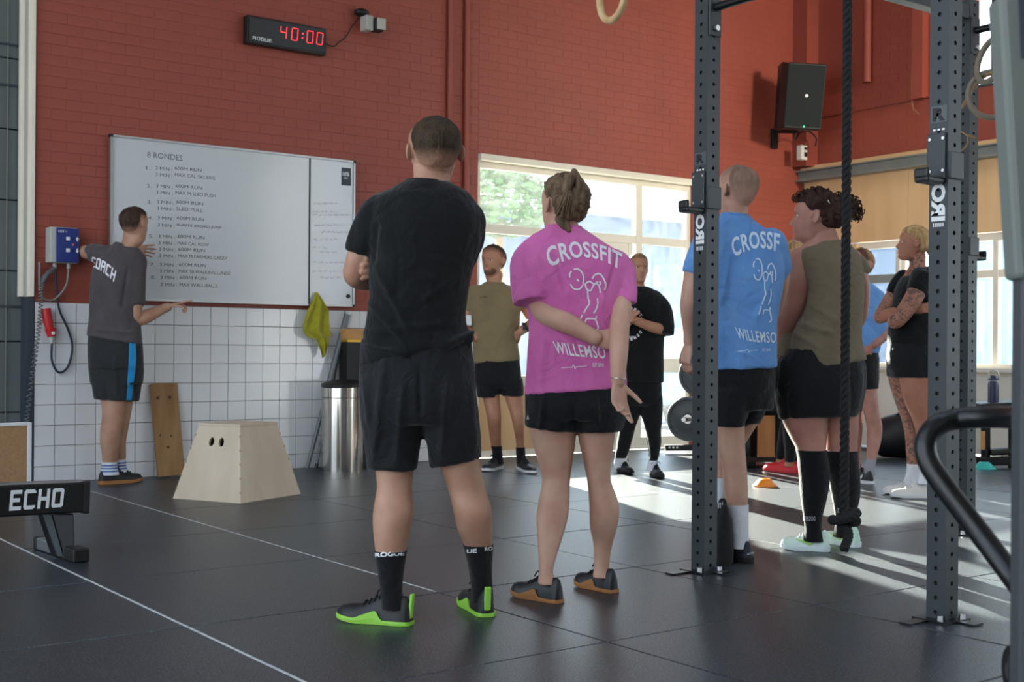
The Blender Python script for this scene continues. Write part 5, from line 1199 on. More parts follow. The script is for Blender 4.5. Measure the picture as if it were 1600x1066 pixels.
p.tb(S1, [(842, 388, 0, 24), (826, 412, 0, 28), (828, 440, -.02, 31), (834, 465, -.045, 33.5), (835, 473, -.05, 34)], rnd=2)
p.tb(S1, [(942, 400, 0, 16), (967, 415, 0, 21.5), (977, 445, -.01, 19), (978, 466, -.055, 18), (978, 474, -.06, 18)], rnd=2)
sh = p.cloth('t_shirt', S1, PINK, .0075, 4, .0028, .13, seed=11, folds=[(866, 400, 884, 455, 4, -.007), (836, 395, 858, 440, 4, .006), (880, 450, 905, 520, 6, .004), (965, 400, 945, 460, 4, -.007), (955, 410, 938, 480, 4, .005), (835, 520, 828, 600, 5, .006), (850, 530, 845, 600, 5, .005), (880, 545, 930, 575, 5, .004), (845, 500, 900, 545, 5, .005)], cov=[(0, 372, 600), (3, 0, 462), (4, 0, 460)])
bv = p.bvh; mb = MB(); an = np.arange(40) / 40 * 2 * PI; mb.tube([p.P(881.5 + 26 * math.cos(a), 355.5 + 1.2 * math.cos(a), 0) + FW * .063 * math.sin(a) for a in an], .008, 8, closed=True); part('collar', mb, PINK, sh, sm=True)
WPR = mat('soft white print', (230, 224, 230), .8)
arc_print(p, sh, 'CROSSFIT', ((859, 420), (915, 403), (970, 424)), ((851, 388), (911, 378), (972, 397)), WPR, bv, .022, spacing=1.06)
arc_print(p, sh, 'WILLEMSO', ((869, 552), (908, 558), (947, 561)), ((863, 533), (903, 538), (944, 541)), WPR, bv, .02, spacing=1.1)
LIFT = [[(896, 421), (904, 421), (911, 430), (911, 444), (905, 452), (896, 451), (891, 444)], [(891, 434), (890, 429), (893, 424)], [(901, 437), (903, 438), (904, 440)], [(914, 444), (917, 452), (923, 454), (926, 448), (931, 443), (936, 448), (938, 458)], [(914, 444), (921, 440), (928, 444), (934, 440)], [(925, 436), (929, 430), (936, 428), (942, 434), (946, 444), (944, 454)], [(918, 452), (919, 466), (921, 474), (916, 482), (912, 490)], [(933, 466), (934, 475), (931, 484), (927, 490)], [(910, 492), (906, 500), (903, 505)], [(914, 505), (916, 499), (921, 498), (930, 498), (932, 494)], [(930, 499), (933, 506), (934, 514), (928, 517)], [(936, 440), (938, 442), (937, 446)]]
strokes('lifter_print', LIFT, 2.4, lambda x, y: p.on(x, y, bv), WPR, sh, sub=5)
strokes('pulse_print', [[(877, 575), (884, 574.5), (891, 574)], [(891, 574), (894, 573.8), (896, 570), (898.5, 577), (900, 573.5), (903, 573.3)], [(903, 573.3), (910, 572.5), (917, 571.5)]], 1.0, lambda x, y: p.on(x, y, bv), WPR, sh, sub=3)
ptext(p, sh, 'small_print', 'EST 2010', 926, 573.5, 943, 573.5, 6, WPR, bv, .02, (6, 1))
S2 = MB()
p.vl(S2, [(825, 972, 590, 0, .13), (821, 978, 612, 0, .14), (820, 980, 640, 0, .145), (822, 978, 655, 0, .13)])
p.vl(S2, [(821, 908, 635, 0, .115), (820, 906, 655, 0, .115), (820, 905, 671, 0, .112, 9)]); p.vl(S2, [(892, 980, 635, 0, .115), (895, 977, 655, 0, .115), (898, 972, 674, 0, .112, -2)])
so_ = p.cloth('shorts', S2, BLKS, .008, 4, .004, .12, seed=13, dirs=A3(1, 1, .3), folds=[(897, 640, 899, 675, 4, -.004), (850, 620, 845, 670, 4, .006), (930, 620, 935, 670, 4, .006)], cov=[(0, 612, 999), (1, 0, 664), (2, 0, 668)])
strokes('shorts_mark', [[(824, 656), (825.5, 649), (827, 656)], [(824.5, 653), (826.5, 653)]], .9, lambda x, y: p.on(x, y), M['white'], so_, sub=1)
an = np.arange(30) / 30 * 2 * PI; part('bracelet', MB().tube([p.P(966 + 12.5 * math.cos(a), 591 + 1.2 * math.cos(a), -.235) + FW * .035 * math.sin(a) for a in an], .0018, 6, closed=True), M['zinc'], p.root, sm=True)
p.shoe(0, mat('dark leather shoe upper', (28, 30, 34), .42, bump=.2, bs=200), GUM, LACEB, .047, 1.0, WEDGE)
p.shoe(1, bpy.data.materials['dark leather shoe upper'], GUM, LACEB, .047, 1.0, WEDGE)

# --- coach at the whiteboard
GREY = cloth_mat('dark grey cotton', (78, 72, 74), .12, 6)
p = Person(A3(3.17, 9.02, 0), 9.1, 'coach in dark grey lettered shirt and shorts at the left end of the whiteboard')
p.feet = [(floor_pt(155, 757.5), floor_pt(224, 752.5)), (p.P(180, 749, .16), p.P(231, 747, .19))]
b = p.body
p.vl(b, [(194, 224, 362, 0, .065), (191, 224, 378, 0, .065), (180, 214, 390, 0, .08), (166, 218, 402, 0, .10), (152, 220, 420, 0, .11), (147, 216, 460, 0, .11), (146, 214, 500, 0, .105), (142, 216, 540, 0, .11), (143, 217, 575, 0, .12)])
p.vl(b, [(143, 196, 560, 0, .09), (152, 200, 600, 0, .085), (160, 197, 640, 0, .078), (158, 191, 668, 0, .07), (157, 187, 690, -.01, .072), (160, 184, 712, -.01, .06), (160, 182, 730, -.01, .05), (158, 186, 746, -.01, .055)])
p.vl(b, [(165, 218, 560, .08, .085), (172, 211, 600, .10, .08), (178, 205, 640, .12, .075), (178, 200, 668, .13, .068), (177, 196, 690, .14, .068), (179, 196, 712, .15, .056), (181, 195, 728, .15, .048), (180, 200, 742, .15, .05)])
p.tb(b, [(172, 398, 0, 12), (148, 396, .05, 11.5), (134, 394, .12, 10.5), (134, 393, .18, 9), (165, 392, .24, 8.5), (198, 391, .26, 7)])
p.hand(p.P(203, 391, .26), RT * .95 + UP * .02 + FW * .1, FW * .9 - UP * .3, 1.0, 1, .15, .14, .8)
p.tb(b, [(213, 408, 0, 14), (210, 450, -.02, 14), (209, 485, -.02, 13), (212, 499, .0, 11.5), (230, 494, .06, 11), (252, 484, .12, 8), (262, 480, .14, 7.2)])
p.hand(p.P(264, 479, .145), RT * .93 + UP * .32 + FW * .2, -UP * .85 + FW * .1 + RT * .2, .98, -1, [.05, .85, .95, 1.0], .06, .8)
p.head(212, 325, .242, 28, pitch=-6, roll=3, wide=1.0)
p.done(SK1, .0052)
p.hair(scalp(.80, .19, .38), hair_mat('dark brown hair', (44, 34, 28), (70, 54, 42), (190, 144, 120)), .009, fade=.18)
S1 = MB()
p.vl(S1, [(181, 217, 383, 0, .07, 10), (176, 221, 388, 0, .08, 10), (163, 224, 400, 0, .105, 6), (148, 225, 415, 0, .122), (142, 224, 440, 0, .13), (141, 222, 470, 0, .128), (140, 219, 500, 0, .122, 4), (138, 220, 522, 0, .128, 10), (137, 220.5, 531, 0, .13, 14)])
p.tb(S1, [(176, 400, 0, 15), (156, 396, .03, 14), (142, 395, .09, 13.5)], rnd=2)
p.tb(S1, [(210, 406, 0, 15), (211, 435, -.015, 16), (210, 462, -.02, 16.5), (209.5, 476, -.02, 16.5)], rnd=2)
sh = p.cloth('t_shirt', S1, GREY, .009, 4, .004, .14, seed=21, folds=[(160, 440, 200, 500, 4, .009), (150, 460, 180, 510, 4, .008), (200, 420, 190, 480, 3, -.01), (150, 515, 210, 520, 3, .008)], cov=[(0, 394, 520), (3, 0, 0), (4, 0, 468)])
B_, T_ = arc((142.5, 417), (160, 425), (178, 441)), arc((144, 401), (163, 408), (182, 424)); bv = p.bvh; block_text('back_print', 'COACH', lambda u, v: p.on(*(B_(u) * (1 - v) + T_(u) * v), bv), WPR, sh, w=.27, gap=.2)
S2 = MB()
p.vl(S2, [(140, 219, 520, 0, .125, 6), (138, 222, 545, .02, .135), (139, 224, 575, .03, .135), (143, 222, 600, .04, .13)])
p.vl(S2, [(140, 205, 580, 0, .11), (145, 207, 605, 0, .108), (148, 208, 625, 0, .105, 3)]); p.vl(S2, [(165, 223, 580, .08, .105), (168, 219, 605, .10, .10), (170, 216, 627, .11, .098)])
so_ = p.cloth('shorts', S2, CHAR, .009, 4, .004, .14, seed=23, dirs=A3(1, 1, .25), folds=[(165, 590, 168, 625, 3, -.004), (180, 560, 182, 620, 4, .008)], cov=[(0, 535, 999), (1, 0, 618), (2, 0, 620)])
BST = mkmat('blue stripe', (26, 138, 196), .8)
mb = MB(); rows = [(534, 201.5, 211.5), (560, 201, 212.5), (580, 200, 211), (605, 198.5, 207.5), (625, 197, 205)]; vs = []
for k in range(24):
    t = k / 23 * 91 + 534; x0, x1 = (np.interp(t, [r[0] for r in rows], [r[i] for r in rows]) for i in (1, 2)); vs += [p.on(x, t, lift=.004) for x in np.linspace(x0, x1, 6)]
mb.add(vs, [(6 * k + j, 6 * k + j + 1, 6 * k + j + 7, 6 * k + j + 6) for k in range(23) for j in range(5)]); part('side_stripe', mb, BST, so_, sm=True, label='bright blue stripe')
for i_, y0 in ((1, 722), (2, 718)):
    k = sockp(p, i_, y0, SOCKW); Q = p.limbs[i_][1]
    for y in (y0 + 5, y0 + 9.5, y0 + 14): mb = MB(); q = np.array([[np.interp(yy, Q[:, 2], Q[:, c]) for c in range(6)] for yy in (y - 1, y + 1)]); q[:, 2] = (y - 1, y + 1); p.stack(mb, q, 2.1, 28, .0065); part('sock_stripe', mb, mkmat('sock stripe', (50, 100, 160), .8), k)
p.shoe(0, SHB, GUM, LACEB, .05, 1.05); p.shoe(1, SHB, GUM, LACEB, .05, 1.05)

# --- man in olive shirt facing the room
OLIVE = cloth_mat('olive cotton', (132, 116, 84), .10, 6)
p = Person(floor_pt(790, 738), 10.3, 'smiling man in olive shirt and black shorts before the big window, hands on hips')
p.feet = [(floor_pt(786, 732), floor_pt(760, 738)), (floor_pt(809, 733), floor_pt(832, 742))]
b = p.body
p.vl(b, [(758, 786, 430, .02, .06), (760, 784, 442, .01, .065), (750, 796, 452, 0, .08), (740, 806, 464, 0, .10), (740, 808, 490, 0, .11), (744, 804, 525, 0, .105), (744, 806, 560, 0, .11), (746, 811, 590, 0, .12), (748, 811, 603, 0, .11)])
p.vl(b, [(747, 780, 595, 0, .085), (754, 781, 622, 0, .082), (760, 783, 648, -.02, .07), (763, 783, 668, 0, .068), (766, 783, 690, .02, .056), (770, 784, 708, .03, .046), (768, 786, 722, .03, .05), (765, 788, 732, .03, .055)])
p.vl(b, [(782, 814, 595, 0, .085), (789, 817, 622, 0, .082), (798, 818, 650, -.02, .068), (803, 819, 672, -.01, .066), (806, 819, 690, 0, .055), (807, 820, 708, .0, .046), (808, 822, 724, -.02, .05), (808, 824, 735, -.04, .055)])
p.tb(b, [(742, 458, 0, 11), (735, 485, .04, 10), (729, 506, .05, 9), (734, 518, .0, 8), (743, 528, -.08, 6.5)])
p.tb(b, [(804, 458, 0, 11), (822, 480, .04, 10), (832, 500, .03, 9), (826, 508, -.03, 8), (814, 518, -.09, 6.5)])
for x, dx in ((743, 1), (812, -1)): p.hand(p.P(x, 527 if dx > 0 else 519, -.09), RT * dx * .6 - UP * .5 + FW * .3, FW * .9 + RT * dx * .2, .9, 1, .5, .08, .5)
p.head(770, 384, .252, -148, pitch=-2, wide=1.0); p.face(smile=1.0, lips=(170, 96, 84))
p.done(SK3, .0048)
p.hair(scalp(.80, .20, .40), hair_mat('short brown hair', (50, 40, 32), (78, 66, 54), (168, 116, 90)), .012, fade=.15, label='short brown hair brushed up')
p.hair(lambda X, Y, Z: np.where((Y > .1) & (Z < .34), .05 - np.abs(Z - .14) * .3 - np.maximum(0, .32 - Z - .2) * 0 - np.where((np.abs(X) < .13) & (Z > .17), .2, 0) - np.maximum(0, .22 - Y) * .4, -1), hair_mat('stubble', (92, 64, 48), (120, 86, 66)), .002, 'beard', label='short brown stubble')
S1 = MB()
p.vl(S1, [(758, 787, 441, 0, .068), (753, 792, 445, 0, .078), (742, 803, 450, 0, .10), (735, 812, 460, 0, .118), (735, 814, 480, 0, .128), (738, 812, 510, 0, .13), (739, 810, 540, 0, .13), (739, 812, 562, 0, .135, -3), (739, 812.5, 566, 0, .135, -3)])
p.tb(S1, [(748, 458, 0, 12), (738, 472, .02, 13), (734, 484, .04, 12)], rnd=2); p.tb(S1, [(800, 458, 0, 12), (814, 468, .02, 13), (822, 480, .03, 12)], rnd=2)
sh = p.cloth('t_shirt', S1, OLIVE, .009, 4, .004, .15, seed=31, folds=[(760, 480, 790, 520, 5, .006), (800, 500, 770, 545, 5, .006)], cov=[(0, 449, 560), (3, 0, 480), (4, 0, 475)])
ptext(p, sh, 'chest_print', 'WILLEMSO', 750, 466, 761, 465, 2.2, M['blackprint'], p.bvh, .02, (4, 1))
S2 = MB(); p.vl(S2, [(743, 810, 550, 0, .125), (741, 813, 575, 0, .135), (742, 815, 598, 0, .13), (744, 816, 606, 0, .11)]); p.vl(S2, [(742, 782, 592, 0, .105), (744, 780, 608, 0, .102), (746, 778, 621, 0, .10)]); p.vl(S2, [(778, 816, 592, 0, .105), (782, 818, 606, 0, .102), (785, 818, 619, 0, .10)])
p.cloth('shorts', S2, BLKS, .009, 4, .004, .14, seed=33, dirs=A3(1, 1, .25), cov=[(0, 568, 999), (1, 0, 616), (2, 0, 614)])
sockp(p, 1, 697, SOCKB); sockp(p, 2, 699, SOCKB)
SHB2 = mat('black trainer upper', (20, 21, 23), .5, bump=.2, bs=300)
p.shoe(0, SHB2, M['white'], LACEB, .05, 1.05); p.shoe(1, SHB2, M['white'], LACEB, .05, 1.05)
wt = p.P(820, 512.5, -.06); part('wrist_watch', MB().cyl(wt - A3(.0, 0, .0) - RT * .008, wt + RT * .02 + UP * .012, .044, 16).box(wt - FW * .05, (.03, .02, .04), (RT, FW, UP)), M['black'], p.root, sm=False)
ar = p.P(733, 501, -.02); part('phone_armband', MB().box(ar, (.05, .10, .09), (RT, FW, UP)), M['white'], p.root, bevel=.01, label='pale patterned arm band')

# --- woman in black by the window post, holding her hands together
p = Person(floor_pt(990, 742), 9.9, 'woman in oversized black shirt and black leggings standing before the big window post')
p.feet = [(A3(6.83, 7.80), A3(6.71, 7.53)), (A3(6.88, 7.42), A3(6.72, 7.16))]
b = p.body
p.vl(b, [(994, 1006, 438, .0, .05), (992, 1008, 449, .0, .052), (982, 1018, 456, 0, .07), (972, 1028, 466, 0, .09), (972, 1030, 490, 0, .11), (976, 1028, 530, 0, .105), (974, 1030, 575, 0, .11), (974, 1032, 610, 0, .12), (976, 1030, 630, 0, .11)])
p.vl(b, [(974, 1001, 620, 0, .085), (972, 998, 645, .02, .08), (969, 990, 670, .04, .066), (966, 985, 690, .06, .064), (963, 980, 708, .08, .046), (960, 978, 724, .10, .045), (959, 977, 736, .1, .05)])
p.vl(b, [(1000, 1033, 620, 0, .088), (1004, 1033, 648, 0, .082), (1010, 1031, 672, -.02, .066), (1013, 1031, 690, -.04, .064), (1016, 1028, 710, -.06, .046), (1012, 1027, 728, -.08, .045), (1010, 1028, 742, -.08, .05)])
p.tb(b, [(1026, 470, 0, 11), (1038, 495, -.02, 10.5), (1036, 513, -.06, 9.5), (1022, 512, -.14, 8.5), (1000, 504, -.20, 7), (988, 499, -.21, 6.2)])
p.tb(b, [(975, 470, 0, 11), (966, 495, -.02, 10.5), (966, 513, -.08, 9.5), (976, 508, -.16, 8), (985, 498, -.21, 6.2)])
p.hand(p.P(987, 498, -.215), -RT * .8 + UP * .35 - FW * .1, FW * .7 - UP * .3, .85, 1, .7, .06, .6); p.hand(p.P(980, 503, -.235), RT * .5 + UP * .75, FW * .8 + RT * .4, .85, -1, .6, .06, .6)
p.head(997, 396, .238, 165, pitch=-2, wide=.95); p.face(lips=(176, 104, 96), brow=(90, 66, 48))
p.done(SK3, .0048)
p.hair(scalp(.84, .20, .42, .02), hair_mat('sleek brown hair', (110, 80, 58), (150, 114, 84)), .007, noise=.1, label='brown hair pulled back tight')
S1 = MB()
p.vl(S1, [(990, 1011, 448, 0, .06), (984, 1018, 451, 0, .07), (972, 1030, 458, 0, .098), (964, 1037, 468, 0, .12), (962, 1040, 490, 0, .14), (965, 1038, 520, 0, .142), (965, 1037, 560, 0, .14), (965, 1036.5, 592, 0, .142, 3), (965, 1036.5, 596, 0, .142, 3)])
p.tb(S1, [(1022, 466, 0, 13), (1034, 484, -.02, 15.5), (1038, 508, -.05, 15.5), (1038, 523, -.065, 15)], rnd=2); p.tb(S1, [(978, 466, 0, 13), (966, 484, -.02, 15.5), (963, 508, -.05, 15.5), (963, 523, -.065, 15)], rnd=2)
sh = p.cloth('t_shirt', S1, BLK, .009, 4, .004, .15, seed=41, cov=[(0, 455, 590), (3, 0, 512), (4, 0, 512)])
bv = p.bvh; c0 = (984, 506)
for s_t, a0, a1 in (('CROSSFIT', 205, 335), ('WILLEMSO', 25, 155)):
    n = len(s_t)
    for k, chh in enumerate(s_t):
        up_ = s_t == 'CROSSFIT'; A = math.radians((a0 + (a1 - a0) * (k + .5) / n) if up_ else (a1 - (a1 - a0) * (k + .5) / n)); R0 = 20
        ux, uy = (-math.sin(A), math.cos(A)) if up_ else (math.sin(A), -math.cos(A)); vx, vy = (math.cos(A), math.sin(A)) if up_ else (-math.cos(A), -math.sin(A))
        text('round_print', chh, lambda u, v: p.on(c0[0] + R0 * math.cos(A) + ux * (u - .5) * 3.6 + vx * (v - .5) * 5, c0[1] + 24 / 20 * R0 * math.sin(A) + uy * (u - .5) * 3.6 + vy * (v - .5) * 5, bv), WPR, sh, bold=.05)
ptext(p, sh, 'small_print', '2010', 979, 528.5, 991, 528.5, 3.4, WPR, bv, .02, (2, 1))
S2 = MB()
p.vl(S2, [(974, 1033, 580, 0, .12), (973, 1034, 610, 0, .126), (974, 1034, 626, 0, .115), (976, 1032, 634, 0, .10)])
p.vl(S2, [(973, 1002, 615, 0, .092), (971, 999, 645, .02, .086), (968, 991, 670, .04, .071), (965, 986, 690, .06, .069), (962, 981, 708, .08, .05), (961, 978, 716, .09, .047)])
p.vl(S2, [(999, 1034, 615, 0, .094), (1003, 1034, 648, 0, .087), (1009, 1032, 672, -.02, .071), (1012, 1032, 690, -.04, .069), (1015, 1029, 710, -.06, .05), (1013, 1028, 720, -.07, .047)])
sockp(p, 1, 714, SOCKW); sockp(p, 2, 718, SOCKW)
p.cloth('leggings', S2, BLK, .009, 3, .0015, .12, seed=43, cov=[(0, 600, 999), (1, 0, 712), (2, 0, 716)])
p.shoe(0, SHB2, LACEB, LACEB, .048, 1.0); p.shoe(1, SHB2, LACEB, LACEB, .048, 1.0)

# --- man in blue shirt behind the upright
BLUE = cloth_mat('blue washed cotton', (92, 140, 202), .14, 5, c2=(108, 154, 210), bump=.3)
p = Person(floor_pt(1150, 872), 5.98, 'shaven headed man in blue lettered shirt and black shorts behind the nearer upright')
p.feet = [(floor_pt(1178, 880), floor_pt(1120, 868)), (p.P(1138, 0, .30), p.P(1092, 0, .46))]
b = p.body
p.vl(b, [(1128, 1168, 320, -.0, .062), (1132, 1169, 338, 0, .065), (1118, 1182, 350, 0, .08), (1104, 1200, 368, 0, .10), (1098, 1212, 395, 0, .115), (1102, 1214, 440, 0, .12), (1108, 1206, 490, 0, .115), (1110, 1204, 540, 0, .12), (1110, 1206, 590, .02, .13), (1112, 1204, 640, .05, .12)])
p.vl(b, [(1112, 1168, 620, 0, .09), (1116, 1163, 662, 0, .085), (1121, 1164, 700, -.01, .075), (1128, 1166, 728, -.02, .068), (1131, 1168, 760, -.02, .07), (1134, 1168, 785, -.02, .058), (1138, 1168, 812, -.02, .048), (1141, 1168, 840, -.02, .046), (1141, 1172, 860, -.02, .055), (1140, 1174, 872, -.02, .06)])
p.vl(b, [(1140, 1205, 600, .12, .085), (1132, 1190, 650, .20, .085), (1122, 1160, 700, .26, .075), (1114, 1146, 740, .30, .065), (1114, 1136, 780, .33, .05), (1114, 1134, 805, .34, .046), (1112, 1138, 825, .34, .055)])
p.tb(b, [(1108, 375, 0, 20), (1090, 420, .0, 19), (1080, 465, .0, 16.5), (1078, 485, .02, 15), (1079, 520, .08, 11.5), (1078, 533, .10, 10.5)])
p.hand(p.P(1077, 537, .10), -UP * .95 - RT * .18, RT * .8 + FW * .4, 1.0, -1, .5, .08, .7)
p.tb(b, [(1206, 380, 0, 20), (1216, 425, .06, 18), (1212, 470, .12, 15), (1200, 500, .20, 12), (1180, 520, .24, 11)])
p.head(1151, 258, .245, -32, pitch=-3, wide=.98)
p.done(SK2, .0048)
p.hair(scalp(.80, .16, .34, .06), hair_mat('shaven grey hair', (124, 98, 84), (150, 122, 104), (200, 152, 134)), .0018, noise=.1, fade=.4, label='shaven greyish hair')
S1 = MB()
p.vl(S1, [(1128, 1170, 336, 0, .068, 4), (1122, 1176, 342, 0, .078, 4), (1108, 1192, 353, 0, .095, 8), (1098, 1208, 368, 0, .112, 8), (1093, 1220, 390, 0, .128), (1092, 1226, 425, 0, .138), (1098, 1221, 460, 0, .138), (1106, 1215, 495, 0, .136), (1108, 1212.5, 535, 0, .136), (1108, 1213, 568, 0, .138, -5), (1108, 1213.5, 576, 0, .138, -5)])
p.tb(S1, [(1114, 372, 0, 22), (1100, 402, 0, 23), (1095, 435, .0, 21), (1094, 444, .0, 21)], rnd=2); p.tb(S1, [(1200, 376, 0, 20), (1212, 405, .03, 20), (1214, 435, .07, 18)], rnd=2)
sh = p.cloth('t_shirt', S1, BLUE, .008, 4, .003, .14, seed=51, folds=[(1140, 400, 1130, 470, 5, .005), (1205, 440, 1180, 500, 5, .006), (1130, 520, 1170, 560, 5, .004)], cov=[(0, 348, 570), (3, 0, 436), (4, 0, 432)]); bv = p.bvh
an = np.arange(40) / 40 * 2 * PI; part('collar', MB().tube([p.P(1149 + 21.5 * math.cos(a), 337.5 + 2.4 * math.cos(a), 0) + FW * .069 * math.sin(a) for a in an], .008, 8, closed=True), BLUE, sh, sm=True)
BPR = mat('pale blue print', (206, 222, 240), .8)
arc_print(p, sh, 'CROSSF', ((1147, 404), (1181, 389), (1216, 395)), ((1141, 374), (1178, 362), (1219, 366)), BPR, bv, .022, (24, 3), spacing=1.06)
arc_print(p, sh, 'WILLEMSO', ((1153, 529), (1183, 535), (1212, 536)), ((1148, 511), (1180, 517), (1212, 519)), BPR, bv, .02, spacing=1.1)
bx0 = lambda x, y: (1177 + (x - 890) * .62, 405 + (y - 421) * 1.03)
strokes('lifter_print', [[bx0(*q) for q in l] for l in LIFT], 1.9, lambda x, y: p.on(x, y, bv), BPR, sh, sub=5)
strokes('pulse_print', [[(1153, 549), (1158, 548.7), (1164, 548.5)], [(1164, 548.5), (1168, 546), (1170, 551), (1172, 548), (1174, 547.6)], [(1174, 547.6), (1179, 547.4), (1184, 547)]], .9, lambda x, y: p.on(x, y, bv), BPR, sh, sub=3)
ptext(p, sh, 'small_print', 'EST 2010', 1191, 549, 1203, 549, 4.6, BPR, bv, .02, (6, 1))
S2 = MB(); p.vl(S2, [(1112, 1206, 560, .0, .13), (1110, 1210, 590, .02, .14), (1111, 1206, 620, .05, .15), (1112, 1196, 640, .07, .14)]); p.vl(S2, [(1111, 1178, 610, 0, .112), (1113, 1168, 640, 0, .108), (1116, 1161, 666, 0, .106, -2)]); p.vl(S2, [(1135, 1205, 605, .12, .11), (1128, 1184, 635, .18, .106), (1126, 1166, 668, .22, .10)])
p.cloth('shorts', S2, BLKS, .009, 4, .004, .14, seed=53, dirs=A3(1, 1, .25), cov=[(0, 580, 999), (1, 0, 661), (2, 0, 664)])
sockp(p, 1, 788, SOCKW); sockp(p, 2, 746, SOCKW)
NAVY = mat('navy shoe upper', (30, 34, 48), .5, bump=.2, bs=300)
s1 = p.shoe(0, NAVY, LACEB, LACEB, .05, 1.02)
text('shoe_mark', 'ADW', lambda u, v: np.array(org(p.root)) * 0 + p.P(1167 + 11 * u, 868 - 2 * u - 3.5 * v, -.115), M['white'], s1)
p.shoe(1, NAVY, LACEB, LACEB, .05, 1.02)
# --- woman in olive sleeveless top with curly hair
OLIV2 = cloth_mat('grey olive jersey', (114, 102, 82), .10, 6)
p = Person(floor_pt(1275, 855), 6.3, 'curly haired woman in olive sleeveless top, black shorts and knee socks by the rope')
p.feet = [(floor_pt(1288, 862), floor_pt(1210, 857)), (floor_pt(1338, 856), floor_pt(1284, 846))]
b = p.body
p.vl(b, [(1266, 1306, 362, .0, .055), (1262, 1312, 376, .0, .06), (1250, 1324, 388, 0, .08), (1252, 1334, 402, 0, .09), (1258, 1338, 430, 0, .12), (1262, 1336, 480, 0, .13), (1250, 1336, 530, 0, .145), (1226, 1338, 580, 0, .16), (1222, 1338, 625, 0, .16), (1226, 1334, 650, 0, .14)])
p.vl(b, [(1220, 1296, 635, 0, .115), (1224, 1293, 660, 0, .11), (1236, 1291, 685, -.01, .10), (1246, 1290, 705, -.02, .088), (1249, 1294, 730, -.03, .085), (1251, 1294, 752, -.04, .085), (1253, 1290, 778, -.05, .074), (1257, 1283, 808, -.06, .052), (1259, 1282, 828, -.06, .05), (1255, 1286, 845, -.06, .06), (1252, 1290, 855, -.06, .06)])
p.vl(b, [(1290, 1340, 630, .03, .115), (1290, 1339, 665, .04, .108), (1290, 1338, 700, .05, .09), (1292, 1340, 730, .05, .086), (1297, 1342, 755, .05, .086), (1302, 1341, 780, .05, .07), (1306, 1334, 806, .05, .052), (1306, 1329, 826, .05, .05), (1302, 1332, 842, .05, .06), (1300, 1334, 852, .05, .06)])
p.tb(b, [(1250, 408, 0, 21), (1245, 440, -.0, 22), (1237, 475, .01, 20.5), (1231, 500, .04, 17.5), (1222, 530, .12, 14), (1208, 556, .2, 10.5)])
p.hand(p.P(1206, 560, .21), -UP * .8 - RT * .45 + FW * .2, RT * .7 + FW * .4, .95, -1, .5, .06, .6)
p.tb(b, [(1330, 408, 0, 19), (1340, 440, .04, 18), (1342, 475, .10, 16), (1338, 500, .18, 14), (1310, 530, .26, 12)])
p.head(1276, 299, .262, -70, pitch=2, wide=.98); p.face(brow=(64, 44, 34), lips=(190, 110, 104))
p.done(SK4, .005)
CUR = hair_mat('dark brown curls', (38, 26, 22), (74, 52, 42))
h = p.hair(scalp(.78, .26, .36, .06), CUR, .016, noise=.5, label='dark brown curly hair tied in a bun')
def curls(name, cs, n, rad, L=.055, rr=.0035, seed=5):
    mb = MB(); r = np.random.default_rng(seed)
    for k in range(n):
        q = r.normal(size=3); q /= np.linalg.norm(q); c = cs + q * rad * r.uniform(.55, 1); ax = nrm(np.cross(q, r.normal(size=3))); x = nrm(np.cross(ax, q)); y = np.cross(ax, x); t = np.linspace(0, 1, 16); ph = t * 2 * PI * r.uniform(1.2, 2.2) + r.uniform(0, 6); R = r.uniform(.008, .016)
        mb.tube(c + np.outer((t - .5) * L, ax) + np.outer(np.cos(ph) * R, x) + np.outer(np.sin(ph) * R, y), rr, 5)
    return part(name, mb, CUR, h, sm=True)
cb = p.P(1318, 326, .0); bb = MB().ell(cb, .066, .066, .074, (RT, FW, UP), 20, 14); part('hair_bun', bb, CUR, h, sm=True)
curls('curls', cb, 90, A3(.078, .078, .084)); curls('curls', p.P(1340, 334, .0), 12, A3(.022, .02, .04), .05, .003, 8); curls('curls', p.P(1272, 306, .0), 40, A3(.085, .08, .035), .05, .003, 9); curls('curls', p.P(1255, 310, -.01), 16, A3(.022, .06, .035), .04, .0028, 10); curls('curls', p.P(1270, 335, -.06), 8, A3(.012, .02, .035), .04, .0022, 12)
part('hair_clip', MB().tube([p.P(1294, 313, -.115), p.P(1296, 317, -.12)], .003, 6), M['zinc'], h, sm=True)
S1 = MB()
p.vl(S1, [(1268, 1318, 377, 0, .068, -3), (1262, 1324, 381, 0, .08, -3), (1250, 1334, 390, 0, .10), (1243, 1342, 402, 0, .12), (1248, 1346, 425, 0, .145), (1256, 1348, 460, 0, .16), (1251, 1346, 495, 0, .165), (1238, 1344, 525, 0, .17, 4), (1234, 1348, 550, 0, .175, -6), (1234, 1351, 565, 0, .178, -13), (1234, 1352, 570, 0, .178, -16)])
p.tb(S1, [(1262, 402, 0, 15), (1250, 410, 0, 17), (1243, 418, 0, 17)], rnd=True); p.tb(S1, [(1325, 402, 0, 15), (1338, 412, 0, 15), (1343, 420, .02, 15)], rnd=True)
sh = p.cloth('sleeveless_top', S1, OLIV2, .008, 4, .004, .15, seed=61, folds=[(1258, 470, 1310, 505, 5, .006), (1245, 505, 1300, 520, 5, .007), (1240, 520, 1285, 545, 5, .006), (1320, 480, 1290, 520, 5, .005), (1262, 440, 1258, 480, 4, -.006)], cov=[(0, 405, 560)])
mb = MB(); p.vl(mb, [(1222, 1262, 520, .06, .05), (1217, 1258, 540, .07, .05), (1214, 1256, 556, .07, .05)], p=2.4); part('front_flap', mb, OLIV2, sh, sm=True)
S2 = MB()
